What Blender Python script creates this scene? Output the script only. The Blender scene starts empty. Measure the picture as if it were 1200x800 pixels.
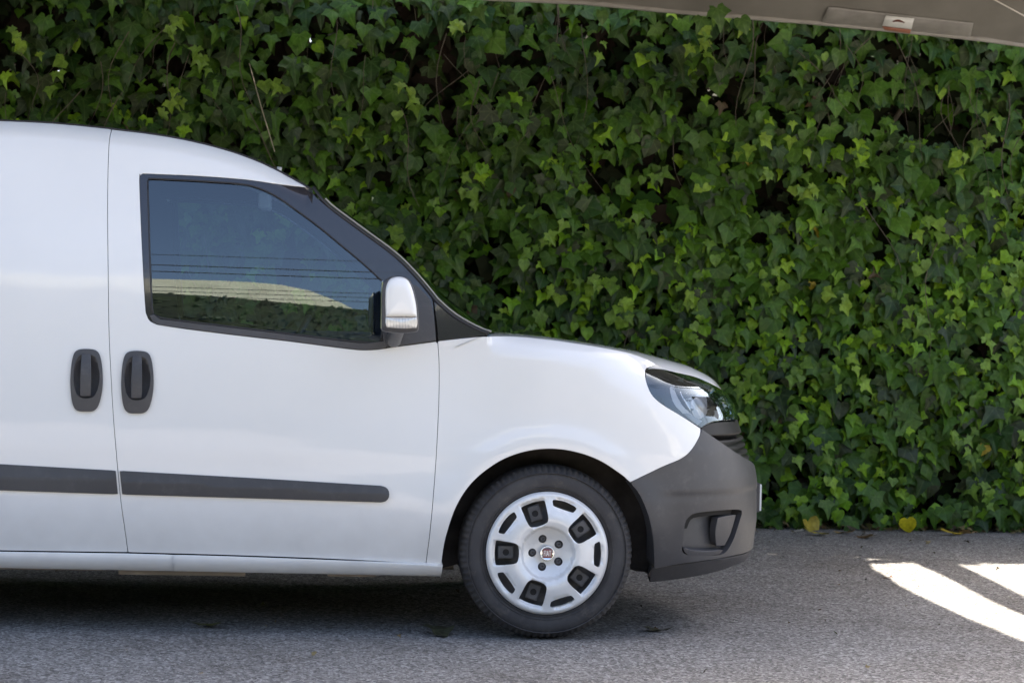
import bpy, math, random
import numpy as np
from mathutils import Vector, Matrix, noise as mn
from mathutils.geometry import delaunay_2d_cdt
random.seed(7); rng = np.random.default_rng(7)
SC = bpy.context.scene; COL = SC.collection
rad = math.radians

# ------------------------------------------------------------------ camera
D = 8.0; F = 323.0*D
PITCH = math.atan(25/F); YAW = math.atan(225/F); ROLL = rad(1.37)
fwd = Vector((math.sin(YAW)*math.cos(PITCH), math.cos(YAW)*math.cos(PITCH), -math.sin(PITCH)))
r0 = fwd.cross(Vector((0, 0, 1))).normalized(); u0 = r0.cross(fwd)
RT = r0*math.cos(ROLL) + u0*math.sin(ROLL); UP = u0*math.cos(ROLL) - r0*math.sin(ROLL)
def ray(px, py):
    return fwd + RT*((px-600)/F) - UP*((py-400)/F)
_d = ray(641, 748); HC = -_d.z*(D+.05)/_d.y
_d = ray(641, 647); CX = -_d.x*(D+.03)/_d.y
CAM = Vector((CX, -D, HC))
def at_y(px, py, Y):
    d = ray(px, py); t = (Y-CAM.y)/d.y; return CAM + d*t
def at_z(px, py, Z=0.0):
    d = ray(px, py); t = (Z-CAM.z)/d.z; return CAM + d*t
cd = bpy.data.cameras.new("camera"); cam = bpy.data.objects.new("camera", cd); COL.objects.link(cam)
cd.sensor_width = 36; cd.lens = F/1200*36; cd.clip_start = .1; cd.clip_end = 3000
cd.dof.use_dof = True; cd.dof.focus_distance = D+.2; cd.dof.aperture_fstop = 6.5
m = Matrix((RT, UP, -fwd)).transposed().to_4x4(); m.translation = CAM; cam.matrix_world = m
SC.camera = cam

# ------------------------------------------------------------------ light
SUNV = Vector((.46, .50, 1.0)).normalized()
ELEV = math.asin(SUNV.z); AZ = math.atan2(SUNV.x, SUNV.y)
w = bpy.data.worlds.new("World"); SC.world = w; w.use_nodes = True
nt = w.node_tree; nt.nodes.clear()
sky = nt.nodes.new('ShaderNodeTexSky'); sky.sky_type = 'NISHITA'; sky.sun_disc = False
sky.sun_elevation = ELEV; sky.sun_rotation = AZ; sky.air_density = .85; sky.dust_density = 4.5; sky.ozone_density = .4
bg = nt.nodes.new('ShaderNodeBackground'); bg.inputs[1].default_value = .095
wo = nt.nodes.new('ShaderNodeOutputWorld')
nt.links.new(sky.outputs[0], bg.inputs[0]); nt.links.new(bg.outputs[0], wo.inputs[0])
sl = bpy.data.lights.new("sun", 'SUN'); sl.energy = 4.4; sl.angle = rad(.5); sl.color = (1, .93, .82)
so = bpy.data.objects.new("sun", sl); COL.objects.link(so); so.rotation_euler = SUNV.to_track_quat('Z', 'Y').to_euler(); so.location = (4, 5, 10)
SC.view_settings.view_transform = 'Standard'; SC.view_settings.look = 'None'
SC.view_settings.exposure = 2.55; SC.view_settings.gamma = 1.0
SC.cycles.max_bounces = 10; SC.cycles.transparent_max_bounces = 12; SC.cycles.use_denoising = True
SC.cycles.caustics_reflective = False; SC.cycles.caustics_refractive = False

# ------------------------------------------------------------------ materials
def mat(name, col=(.5, .5, .5), rough=.5, metal=0.0, coat=0.0, spec=.5, **kw):
    m = bpy.data.materials.new(name); m.use_nodes = True
    b = m.node_tree.nodes['Principled BSDF']
    b.inputs['Base Color'].default_value = (*col, 1); b.inputs['Roughness'].default_value = rough
    b.inputs['Metallic'].default_value = metal; b.inputs['Coat Weight'].default_value = coat
    b.inputs['Specular IOR Level'].default_value = spec
    if coat: b.inputs['Coat Roughness'].default_value = .03
    return m
def N(m, t, **kw):
    n = m.node_tree.nodes.new(t)
    for k, v in kw.items():
        if k in n.inputs: n.inputs[k].default_value = v
        else: setattr(n, k, v)
    return n
def L(m, a, b): m.node_tree.links.new(a, b)
def B(m): return m.node_tree.nodes['Principled BSDF']
def ramp(m, stops):
    n = N(m, 'ShaderNodeValToRGB'); e = n.color_ramp.elements
    while len(e) < len(stops): e.new(.5)
    for q, (p, c) in zip(e, stops): q.position = p; q.color = (*c, 1)
    return n
def noisy(m, scale, lo, hi, bump=0.0, bscale=None, rough=None, detail=6):
    g = N(m, 'ShaderNodeNewGeometry'); n = N(m, 'ShaderNodeTexNoise', Scale=scale, Detail=float(detail))
    L(m, g.outputs['Position'], n.inputs['Vector'])
    r = ramp(m, [(.3, lo), (.7, hi)]); L(m, n.outputs['Fac'], r.inputs[0]); L(m, r.outputs[0], B(m).inputs['Base Color'])
    if bump:
        n2 = N(m, 'ShaderNodeTexNoise', Scale=bscale or scale*6, Detail=4.0); L(m, g.outputs['Position'], n2.inputs['Vector'])
        bp = N(m, 'ShaderNodeBump', Strength=1.0, Distance=bump); L(m, n2.outputs['Fac'], bp.inputs['Height']); L(m, bp.outputs[0], B(m).inputs['Normal'])
    return m
M = {}
M['paint'] = mat('white_paint', (.79, .785, .775), .32, coat=1.0)
def _paint(m):
    g = N(m, 'ShaderNodeNewGeometry'); n = N(m, 'ShaderNodeTexNoise', Scale=2.2, Detail=5.0); L(m, g.outputs['Position'], n.inputs['Vector'])
    r = ramp(m, [(.3, (.77, .762, .748)), (.75, (.805, .797, .782))]); L(m, n.outputs['Fac'], r.inputs[0])
    # dust thrown up over the lowest part of the panels
    s = N(m, 'ShaderNodeSeparateXYZ'); L(m, g.outputs['Position'], s.inputs[0])
    n2 = N(m, 'ShaderNodeTexNoise', Scale=14.0, Detail=6.0); L(m, g.outputs['Position'], n2.inputs['Vector'])
    mr = N(m, 'ShaderNodeMapRange'); L(m, s.outputs[2], mr.inputs[0]); mr.inputs[1].default_value = .2; mr.inputs[2].default_value = .62; mr.inputs[3].default_value = .45; mr.inputs[4].default_value = 0
    mu = N(m, 'ShaderNodeMath', operation='MULTIPLY'); L(m, mr.outputs[0], mu.inputs[0]); L(m, n2.outputs['Fac'], mu.inputs[1])
    mx = N(m, 'ShaderNodeMix', data_type='RGBA'); L(m, mu.outputs[0], mx.inputs[0]); L(m, r.outputs[0], mx.inputs[6]); mx.inputs[7].default_value = (.42, .39, .35, 1)
    L(m, mx.outputs[2], B(m).inputs['Base Color'])
    n3 = N(m, 'ShaderNodeTexNoise', Scale=3.5, Detail=2.0); L(m, g.outputs['Position'], n3.inputs['Vector'])
    bp = N(m, 'ShaderNodeBump', Strength=.35, Distance=.004); L(m, n3.outputs['Fac'], bp.inputs['Height'])
    L(m, bp.outputs[0], B(m).inputs['Coat Normal'])
    mr2 = N(m, 'ShaderNodeMapRange'); L(m, n2.outputs['Fac'], mr2.inputs[0]); mr2.inputs[3].default_value = .02; mr2.inputs[4].default_value = .10; L(m, mr2.outputs[0], B(m).inputs['Coat Roughness'])
_paint(M['paint'])
M['plastic'] = noisy(mat('black_plastic', rough=.42, spec=.5), 3, (.046, .045, .049), (.064, .063, .067), .0004, 700)
M['gloss'] = mat('gloss_black', (.020, .020, .026), .12, coat=.6)
M['seal'] = mat('rubber_seal', (.018, .017, .019), .5)
M['dark'] = mat('dark_lining', (.012, .011, .011), .8)
M['liner'] = noisy(mat('arch_liner', rough=.85, spec=.2), 12, (.04, .036, .034), (.085, .075, .07), .002, 60)
M['tyre'] = noisy(mat('tyre_rubber', rough=.72, spec=.35), 9, (.040, .037, .038), (.070, .066, .065), .0006, 260)
M['cover'] = noisy(mat('silver_cover', rough=.32, metal=.12, coat=.4), 7, (.70, .69, .68), (.80, .80, .79), .0002, 90)
def _scuff(m, zone):
    g = N(m, 'ShaderNodeNewGeometry'); n = N(m, 'ShaderNodeTexNoise', Scale=26.0, Detail=8.0, Roughness=.7); L(m, g.outputs['Position'], n.inputs['Vector'])
    mr = N(m, 'ShaderNodeMapRange'); L(m, n.outputs['Fac'], mr.inputs[0]); mr.inputs[1].default_value = .52; mr.inputs[2].default_value = .75; mr.inputs[3].default_value = 0; mr.inputs[4].default_value = zone[1]
    old = B(m).inputs['Base Color'].links[0].from_socket; mx = N(m, 'ShaderNodeMix', data_type='RGBA'); L(m, mr.outputs[0], mx.inputs[0]); L(m, old, mx.inputs[6]); mx.inputs[7].default_value = (*zone[0], 1)
    L(m, mx.outputs[2], B(m).inputs['Base Color'])
_scuff(M['cover'], ((.40, .36, .31), .22)); _scuff(M['plastic'], ((.13, .125, .12), .3)); _scuff(M['tyre'], ((.15, .13, .11), .5))
M['steel'] = noisy(mat('black_steel', rough=.6, spec=.4), 20, (.07, .068, .070), (.13, .125, .125))
M['chrome'] = mat('chrome', (.86, .87, .88), .08, metal=1)
M['satin'] = mat('satin_reflector', (.82, .83, .84), .25, metal=.25, coat=.5)
M['hlamp_dark'] = mat('lamp_bezel', (.03, .032, .035), .22, coat=.5)
M['amber_clear'] = mat('clear_lens', (.66, .66, .66), .15, metal=.55)
M['red'] = mat('badge_red', (.16, .02, .03), .2, coat=1)
M['white_print'] = mat('white_print', (.75, .74, .72), .5)
M['grille'] = mat('grille_plastic', (.010, .0095, .011), .45, spec=.3)
M['plate'] = mat('plate_white', (.75, .75, .75), .3)
M['trim_grey'] = noisy(mat('cabin_grey', rough=.7), 4, (.05, .05, .055), (.08, .08, .085))
M['headliner'] = mat('headliner', (.52, .52, .50), .8)
M['seatcloth'] = noisy(mat('seat_cloth', rough=.9), 40, (.03, .03, .034), (.06, .06, .066))
M['under'] = noisy(mat('underseal', rough=.8), 9, (.26, .22, .18), (.40, .35, .30))
def glass(name, tint, boost):
    m = bpy.data.materials.new(name); m.use_nodes = True; m.node_tree.nodes.remove(B(m))
    o = [n for n in m.node_tree.nodes if n.type == 'OUTPUT_MATERIAL'][0]
    t = N(m, 'ShaderNodeBsdfTransparent'); t.inputs[0].default_value = (*tint, 1)
    g = N(m, 'ShaderNodeBsdfGlossy'); g.inputs['Roughness'].default_value = 0.0; g.inputs[0].default_value = (.82, .93, 1, 1)
    f = N(m, 'ShaderNodeFresnel', IOR=1.52); mu = N(m, 'ShaderNodeMath', operation='MULTIPLY'); mu.inputs[1].default_value = boost; mu.use_clamp = True
    mx = N(m, 'ShaderNodeMixShader'); L(m, f.outputs[0], mu.inputs[0]); L(m, mu.outputs[0], mx.inputs[0]); L(m, t.outputs[0], mx.inputs[1]); L(m, g.outputs[0], mx.inputs[2]); L(m, mx.outputs[0], o.inputs[0])
    return m
M['glass'] = glass('window_glass', (.50, .66, .84), 2.6)
M['lamp_glass'] = glass('lamp_glass', (.74, .75, .76), 2.0)

# ------------------------------------------------------------------ object helpers
def link(name, me, parent=None, m=None, smooth=False, kind=None):
    o = bpy.data.objects.new(name, me); COL.objects.link(o)
    if m is not None: me.materials.append(m)
    if smooth: me.shade_smooth()
    if parent is not None: o.parent = parent
    if kind: o['kind'] = kind
    return o
def thing(name, label, cat, loc=(0, 0, 0), group=None):
    o = bpy.data.objects.new(name, None); COL.objects.link(o); o.location = loc; o.empty_display_size = .3
    o['label'] = label; o['category'] = cat
    if group: o['group'] = group
    return o
def tag(o, label, cat, group=None):
    o['label'] = label; o['category'] = cat
    if group: o['group'] = group
    return o
def mesh(name, v, f):
    me = bpy.data.meshes.new(name); me.from_pydata([tuple(p) for p in v], [], [tuple(q) for q in f]); me.update(); return me
def box_me(name, x0, x1, y0, y1, z0, z1, bev=0.0, seg=2):
    import bmesh
    bm = bmesh.new(); bmesh.ops.create_cube(bm, size=1)
    for v in bm.verts: v.co = ((x0+x1)/2+v.co.x*(x1-x0), (y0+y1)/2+v.co.y*(y1-y0), (z0+z1)/2+v.co.z*(z1-z0))
    if bev: bmesh.ops.bevel(bm, geom=bm.edges[:], offset=bev, segments=seg, profile=.6, affect='EDGES')
    me = bpy.data.meshes.new(name); bm.to_mesh(me); bm.free(); return me
def grid_me(name, P, closed_u=False, closed_v=False, flip=False):
    P = np.asarray(P, float); n, k = P.shape[:2]; f = []
    for i in range(n if closed_u else n-1):
        for j in range(k if closed_v else k-1):
            a, b, c, d = i*k+j, i*k+(j+1) % k, ((i+1) % n)*k+(j+1) % k, ((i+1) % n)*k+j
            f.append((a, d, c, b) if flip else (a, b, c, d))
    return mesh(name, P.reshape(-1, 3), f)
def tube_pts(path, r, seg=6):
    path = [Vector(p) for p in path]; out = []
    rr = r if isinstance(r, (list, tuple)) else [r]*len(path)
    for i, p in enumerate(path):
        t = (path[min(i+1, len(path)-1)]-path[max(i-1, 0)]).normalized()
        a = t.cross(Vector((0, .3, 1)) if abs(t.z) < .9 else Vector((1, 0, 0))).normalized(); b = t.cross(a)
        out.append([p + (a*math.cos(q)+b*math.sin(q))*rr[i] for q in [2*math.pi*s/seg for s in range(seg)]])
    return out
def tube(name, path, r, m, parent=None, seg=6, kind=None):
    return link(name, grid_me(name, tube_pts(path, r, seg), closed_v=True), parent, m, True, kind)

# ------------------------------------------------------------------ the van's side surface: (s, z) -> (x, y)
YC = .915; X0 = 0.02
_t = np.linspace(0, 1, 4001)**1.0
_ph = np.linspace(0, math.pi/2, 6001)
_tt = np.sin(_ph)**(2/3.2); _yy = 1-np.cos(_ph)**(2/2.3)
_ds = np.hypot(np.diff(_tt)*.86, np.diff(_yy)*.915); _ss = np.r_[0, np.cumsum(_ds)]; LT = _ss[-1]; SMAX = X0+LT
nose = [at_y(px, py, YC) for px, py in [(800, 426), (840, 446), (853, 458), (861, 470), (866, 482), (872, 500), (879, 522), (886, 546), (889, 572), (889, 600), (885, 636), (874, 662), (862, 680)]]
nz = np.array([p.z for p in nose])[::-1]; nx = np.array([p.x for p in nose])[::-1]
def xnose(z): return np.interp(z, nz, nx)
def px_of(x, y, z):
    d = np.stack([x-CAM.x, y-CAM.y, z-CAM.z], -1); w_ = d@np.array(fwd); return 600+F*(d@np.array(RT))/w_
_tq = np.interp(np.linspace(0, LT, 300), _ss, _tt); _yq = np.interp(np.linspace(0, LT, 300), _ss, _yy)*YC
_tg = [float(px_of(np.array(p.x), np.array(p.y), np.array(p.z))) for p in nose][::-1]
for _k in range(8):          # the outline is where the rounded nose turns away from the camera, not its centre line
    for _i in range(len(nx)):
        mx_ = px_of(X0+(nx[_i]-X0)*_tq, _yq, np.full(300, nz[_i])).max(); nx[_i] += (_tg[_i]-mx_)/300.0
ROOFPX = [(-400, 140), (-200, 139), (0, 141.5), (60, 144), (130, 151), (200, 160), (240, 168.5), (280, 179.5), (310, 191), (340, 206.5), (366, 222.5)]
HOODPX = [(573, 394), (589, 393.3), (613, 394.3), (653, 398.8), (693, 404.6), (733, 412), (756, 419.5), (768, 426), (790, 434), (816, 440.5), (836, 449.5), (852, 459.5)]
TOP = [np.array([-9, -8.]), np.array([9., 9.]), np.array([0, 0.])]
def sstep(t): t = np.clip(t, 0, 1); return t*t*(3-2*t)
def base_y(x, z):
    y = .15*np.maximum(z-.85, 0)**2 + .5*np.maximum(.52-z, 0)**1.7
    y = y + .010*np.exp(-((z-.80)/.06)**2)*0
    # soft swage above the rubbing strip
    y = y - .006*np.clip((z-.60)/.09, 0, 1)*np.clip((1.05-z)/.3, 0, 1)
    y = y + .055*np.maximum(x+1.25, 0)**2*sstep((z-.40)/.66)*sstep(-x/.5)
    r = np.hypot(x, z-.32); e = np.clip((z-.15)/.25, 0, 1)
    y = y - .012*np.exp(-((r-.40)/.060)**2)*e
    r2 = np.hypot(x+2.755, z-.32); y = y - .020*np.exp(-((r2-.40)/.075)**2)*e
    return y
def S(s, z, off=0.0):
    s = np.asarray(s, float); z = np.asarray(z, float)
    sn = np.clip((s-X0), 0, LT); t = np.interp(sn, _ss, _tt); yy = np.interp(sn, _ss, _yy)
    x = np.where(s <= X0, s, X0+(xnose(z)-X0)*t)
    zt = np.interp(s, TOP[0], TOP[1]); A = np.interp(s, TOP[0], TOP[2])
    H = .085; d = np.clip((z-(zt-H))/H, 0, 1.15)
    y = base_y(x, z)*(1-yy) + YC*yy + A*d**2.4*(1-yy)
    return np.stack([x, y, z], -1)
def SN(s, z, off=None):
    e = 1e-3
    f = (lambda a, b: S(a, b)) 
    du = f(s+e, z)-f(s-e, z); dv = f(s, z+e)-f(s, z-e)
    n = np.cross(du, dv); n /= np.linalg.norm(n, axis=-1, keepdims=True)+1e-12
    return n                     # points to -y on the side
def surf_off(off):
    def g(s, z):
        o = off(s, z) if callable(off) else off
        return S(s, z) + SN(s, z)*np.asarray(o)[..., None] if np.ndim(o) else S(s, z)+SN(s, z)*o
    return g
def unp(px, py):
    Y = 0.0; s = 0; z = 0
    for k in range(40):
        p = at_y(px, py, Y); z = p.z
        if p.x <= X0: s = p.x
        else:
            t = (p.x-X0)/(xnose(z)-X0); t = min(t, .9992)
            s = X0+float(np.interp(t, _tt, _ss))
        y = float(S(s, z)[1]); Y = Y*.5+y*.5
    return (s, z)
def catmull(pts, step=5):
    if len(pts) < 3:
        a, b = np.array(pts[0], float), np.array(pts[-1], float); n = max(2, int(np.hypot(*(b-a))/step)+1)
        return [tuple(a+(b-a)*k/(n-1)) for k in range(n)]
    p = [np.array(q, float) for q in pts]; p = [2*p[0]-p[1]]+p+[2*p[-1]-p[-2]]; out = []
    for i in range(1, len(p)-2):
        n = max(2, int(np.hypot(*(p[i+1]-p[i]))/step)+1)
        for k in range(n):
            t = k/n; a, b, c, d = p[i-1:i+3]
            out.append(tuple(.5*((2*b)+(c-a)*t+(2*a-5*b+4*c-d)*t*t+(3*b-a-3*c+d)*t**3)))
    out.append(tuple(p[-2])); return out
def path(*segs, step=5):
    out = []
    for s in segs:
        q = catmull(s, step)
        if out and np.hypot(out[-1][0]-q[0][0], out[-1][1]-q[0][1]) < .8: q = q[1:]
        out += q
    if np.hypot(out[-1][0]-out[0][0], out[-1][1]-out[0][1]) < .8: out = out[:-1]
    return out
def closed(pts, step=5):      # smooth closed loop
    n = len(pts); e = [pts[-1]]+list(pts)+[pts[0], pts[1]]
    q = catmull(e, step); a = min(range(len(q)), key=lambda i: np.hypot(q[i][0]-pts[0][0], q[i][1]-pts[0][1]))
    b = max(range(len(q)), key=lambda i: (-round(np.hypot(q[i][0]-pts[0][0], q[i][1]-pts[0][1]), 3), i))
    p = [np.array(x, float) for x in pts]; out = []
    for i in range(n):
        A_, B_, C_, D_ = p[i-1], p[i], p[(i+1) % n], p[(i+2) % n]
        k = max(2, int(np.hypot(*(C_-B_))/step)+1)
        for j in range(k):
            t = j/k; out.append(tuple(.5*((2*B_)+(C_-A_)*t+(2*A_-5*B_+4*C_-D_)*t*t+(3*B_-A_-3*C_+D_)*t**3)))
    return out
def U(pxs): return [unp(*p) for p in pxs]
def area(P): P = np.asarray(P); x, y = P[:, 0], P[:, 1]; return .5*np.sum(x*np.roll(y, -1)-y*np.roll(x, -1))
def inset(P, d):
    P = np.asarray(P, float)
    if area(P) < 0: P = P[::-1]
    a = np.roll(P, 1, 0); b = np.roll(P, -1, 0)
    e1 = P-a; e2 = b-P; e1 /= np.linalg.norm(e1, axis=1, keepdims=True)+1e-12; e2 /= np.linalg.norm(e2, axis=1, keepdims=True)+1e-12
    n1 = np.stack([-e1[:, 1], e1[:, 0]], 1); n2 = np.stack([-e2[:, 1], e2[:, 0]], 1); n = n1+n2; n /= np.linalg.norm(n, axis=1, keepdims=True)+1e-9
    c = np.clip(np.sum(n*n1, 1), .4, 1)[:, None]
    return P+n*d/c
def inside(P, Q):
    x, y = Q[:, 0], Q[:, 1]; r = np.zeros(len(Q), bool); P = np.asarray(P); n = len(P); j = n-1
    for i in range(n):
        xi, yi = P[i]; xj, yj = P[j]
        if yi != yj:
            r ^= ((yi > y) != (yj > y)) & (x < (xj-xi)*(y-yi)/(yj-yi)+xi)
        j = i
    return r
def edge_dist(P, Q):
    P = np.asarray(P); A_ = P; B_ = np.roll(P, -1, 0); dm = np.full(len(Q), 1e9)
    for a, b in zip(A_, B_):
        ab = b-a; t = np.clip(((Q-a)@ab)/(ab@ab+1e-12), 0, 1); d = np.hypot(*(Q-a-t[:, None]*ab).T); dm = np.minimum(dm, d)
    return dm
def panel(name, outer, holes=(), surf=None, m=None, parent=None, step=.03, thick=.014, gap=.0025, hgap=0.0, mirror=False, bevel=.0015, kind=None):
    """a sheet cut to an outline on a curved surface, with its edges folded in"""
    surf = surf or surf_off(0.0)
    O = inset(outer, gap); H = []
    for h in holes:
        h = np.asarray(h, float)
        if area(h) < 0: h = h[::-1]
        H.append(inset(h, -hgap))
    loops = [O]+H
    lo, hi = O.min(0), O.max(0); nxg = int((hi[0]-lo[0])/step)+2; nyg = int((hi[1]-lo[1])/step)+2
    gx, gy = np.meshgrid(lo[0]+np.arange(nxg)*step, lo[1]+np.arange(nyg)*step); Q = np.stack([gx.ravel()+(np.arange(gx.size) % 2)*1e-5, gy.ravel()], 1)
    k = inside(O, Q) & (edge_dist(O, Q) > step*.45)
    for h in H: k &= ~inside(h, Q) & (edge_dist(h, Q) > step*.45)
    Q = Q[k]
    V = [tuple(p) for l in loops for p in l]; E = []; b = 0
    for l in loops:
        n = len(l); E += [(b+i, b+(i+1) % n) for i in range(n)]; b += n
    V += [tuple(q) for q in Q]
    rv, _, rf, *_ = delaunay_2d_cdt([Vector(v) for v in V], E, [], 0, 1e-6)
    rv = np.array([tuple(v) for v in rv]); T = np.array([tuple(f) for f in rf]); c = rv[T].mean(1)
    k = inside(O, c)
    for h in H: k &= ~inside(h, c)
    T = T[k]
    P3 = surf(rv[:, 0], rv[:, 1]); e = 1e-3
    def nrm(a, z):
        n = np.cross(surf(a+e, z)-surf(a-e, z), surf(a, z+e)-surf(a, z-e)); return n/(np.linalg.norm(n, axis=-1, keepdims=True)+1e-12)
    NV = nrm(rv[:, 0], rv[:, 1])
    a, b_, c_ = P3[T[:, 0]], P3[T[:, 1]], P3[T[:, 2]]
    fl = np.sum(np.cross(b_-a, c_-a)*NV[T].mean(1), 1) < 0; T[fl] = T[fl][:, ::-1]
    verts = [P3]; norms = [NV]; faces = [tuple(t) for t in T]; b = len(P3)
    for li, l in enumerate(loops):
        p = surf(l[:, 0], l[:, 1]); n = nrm(l[:, 0], l[:, 1])
        tg = np.roll(p, -1, 0)-np.roll(p, 1, 0); tg /= np.linalg.norm(tg, axis=1, keepdims=True)+1e-12
        o = np.cross(tg, n)          # away from the sheet
        if li: o = o
        k = len(l); bv = min(bevel, thick*.3)
        r1 = p; r2 = p+o*bv*(1)-n*bv; r3 = p+o*bv-n*thick
        verts += [r1, r2, r2, r3]; norms += [n, (n+o)/1.414*1.0, o, o]
        for i in range(k):
            j = (i+1) % k
            for q in (0, 2):
                A_ = b+q*k
                f = (A_+i, A_+k+i, A_+k+j, A_+j)
                faces.append(f)
        b += 4*k
    V3 = np.concatenate(verts); NN = np.concatenate(norms)
    def mk(V3, NN, faces):
        me = bpy.data.meshes.new(name); me.from_pydata(V3.tolist(), [], faces); me.update(); me.shade_smooth()
        # make rim faces agree with their normals
        me.normals_split_custom_set_from_vertices([tuple(q) for q in NN]); return me
    ff = []
    for f in faces:
        a, b2, c2 = V3[f[0]], V3[f[1]], V3[f[2]]
        if np.dot(np.cross(b2-a, c2-a), NN[list(f)].mean(0)) < 0: f = tuple(reversed(f))
        ff.append(f)
    o = link(name, mk(V3, NN, ff), parent, m, kind=kind)
    if mirror:
        V4 = V3.copy(); V4[:, 1] = 2*YC-V4[:, 1]; N4 = NN.copy(); N4[:, 1] *= -1
        pm = mirror if isinstance(mirror, bpy.types.Object) else parent
        o2 = link(name, mk(V4, N4, [tuple(reversed(f)) for f in ff]), pm, m, kind=kind)
        return o, o2
    return o

# shoulder tables, found in two passes (the rounding shifts the surface slightly)
for _pass in range(2):
    rs = U(ROOFPX); hs = U(HOODPX)
    zc = at_y(863, 476, YC).z
    hs2 = hs+[(hs[-1][0]*.5+SMAX*.5, hs[-1][1]*.45+zc*.55), (SMAX, zc)]
    ts = [p[0] for p in rs]+[p[0] for p in hs2]; tz = [p[1] for p in rs]+[p[1] for p in hs2]
    ta = [.045]*(len(rs)-1)+[.02]+[.010, .03]+[.045]*(len(hs)-3)+[.03, .02, .01]
    # keep the pillar zone free of rounding
    i = len(rs)
    ts = ts[:i]+[ts[i-1]+.05, ts[i]-.05]+ts[i:]; tz = tz[:i]+[5, 5]+tz[i:]; ta = ta[:i]+[0, 0]+ta[i:]
    TOP = [np.array(ts), np.array(tz), np.array(ta)]
    if _pass == 0: TOP0 = TOP
def zrow(z, s0, s1, n): return [(s0+(s1-s0)*k/(n-1), z) for k in range(n)]

# ================================================================== THE VAN
van = thing('delivery_van', 'white panel van parked nose to the right beside the ivy hedge', 'van')
SEAMB = [(131, 151.5), (128.5, 162), (127, 185), (126, 240), (126.5, 300), (127.5, 380), (129.5, 430), (133, 490), (138, 550), (142, 590), (146, 618), (150, 647)]
SEAMF = [(513, 402), (514.5, 425), (514.5, 460), (513, 500), (510.5, 545), (507, 590), (503, 630), (499, 660.5)]
DBOT = [(150, 647), (225, 649), (300, 651.3), (400, 655.2), (499, 660.5)]
FR_TOP = [(167.5, 203.5), (226, 206), (270, 209), (295, 211.5), (324, 215.5), (345, 217.8), (366, 219.5)]
FR_L = [(167.5, 203.5), (164.3, 206), (163.4, 212), (166, 280), (170, 355), (172, 369), (176, 376), (184, 380)]
FR_BOT = [(184, 380), (220, 385.5), (280, 393), (341, 400), (399, 407.5), (425, 410), (445, 409), (463, 406.3), (485, 403.5), (510.5, 400)]
PIL = [(358, 219.5), (381, 240), (415, 266), (459, 298.5), (485, 324), (503.5, 346)]
Lf = -2.22; Lr = -3.42
zsb = unp(150, 647)[1]; zroofL = rs[0][1]
# --- doors
HIN = [(92, 418), (101, 415), (112, 418), (116, 430), (117, 445), (114, 458), (109, 465), (101, 466.5), (94, 465), (89, 458), (86.8, 445), (87.5, 430)]
H_rear = inset(U(closed(HIN, 3)), -.004); H_front = inset(U(closed([(x+59.5, y+2.2) for x, y in HIN], 3)), -.004)
roofseg = lambda a, b: [p for p in ROOFPX if a <= p[0] <= b]
o1 = U(path(SEAMB[::-1], [(131, 151.5), (200, 160), (240, 168.5), (280, 179.5), (310, 191), (340, 206.5), (364, 219.7)], FR_TOP[::-1][1:], FR_L, FR_BOT, SEAMF, DBOT[::-1]))
door, door2 = panel('front_door', o1, holes=[H_front], m=M['paint'], parent=van, step=.035, thick=.018, mirror=True)
sl_o = [(Lf, float(np.interp(Lf, TOP[0], TOP[1])))]+[(s, float(np.interp(s, TOP[0], TOP[1]))) for s in np.linspace(Lf+.05, unp(125, 150)[0], 12)]+U(path(SEAMB))+zrow(zsb, unp(145, 647)[0], Lf, 14)+[(Lf, z) for z in np.linspace(zsb+.05, 1.8, 20)]
sdoor, sdoor2 = panel('sliding_door', sl_o, holes=[H_rear], m=M['paint'], parent=van, step=.04, thick=.018, mirror=True)
def arc(cx, cz, r, a0, a1, n): return [(cx+r*math.cos(rad(a0+(a1-a0)*k/(n-1))), cz+r*math.sin(rad(a0+(a1-a0)*k/(n-1)))) for k in range(n)]
zrt = lambda s: float(np.interp(s, TOP[0], TOP[1]))
ra = arc(-2.755, .32, .385, -16, 196, 30)
rq = [(Lr, zroofL)]+[(s, zrt(s)) for s in np.linspace(Lr+.05, Lf, 16)]+[(Lf, z) for z in np.linspace(zroofL-.05, .23, 24)]+ra+[(Lr, .24)]+[(Lr, z) for z in np.linspace(.3, 1.8, 16)]
panel('rear_quarter', rq, m=M['paint'], parent=van, step=.05, thick=.03, mirror=True)
# --- fender
FEN_ARCH = [(516.5, 674.5), (519, 648), (524, 624), (536, 591), (555, 563.6), (584.5, 541), (614, 529.5), (643, 525.8), (672, 529), (701.5, 539), (727.5, 555.5), (738.5, 565)]
HL = [(756.5, 437), (757.5, 433), (762, 431), (775, 431.5), (790, 434.5), (816, 440.5), (836, 449.5), (852, 459.5), (860.5, 471), (864.5, 484), (865.5, 491), (848, 492), (833, 494.5), (822, 501), (800, 488), (780, 476), (768, 467), (761.5, 458), (757.5, 446)]
fen = U(path(SEAMF[::-1], [(513, 402), (513, 399.6)], [(513, 399.6), (540, 396.5), (563, 394.3), (573, 394)], HOODPX[:8], [(768, 427.5), (763, 429.5), (758, 431.5), (756.5, 437), (757.5, 446), (761.5, 458), (768, 467), (780, 476), (800, 488), (821, 501.5)], [(821, 501.5), (820.5, 510), (811, 526.5), (799, 537), (775, 547.5), (738.5, 565)], FEN_ARCH[::-1], [(516.5, 674.5), (518, 662)], [(518, 662), (499, 660.5)]))
panel('front_wing', fen, m=M['paint'], parent=van, step=.025, thick=.03, mirror=True)
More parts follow.
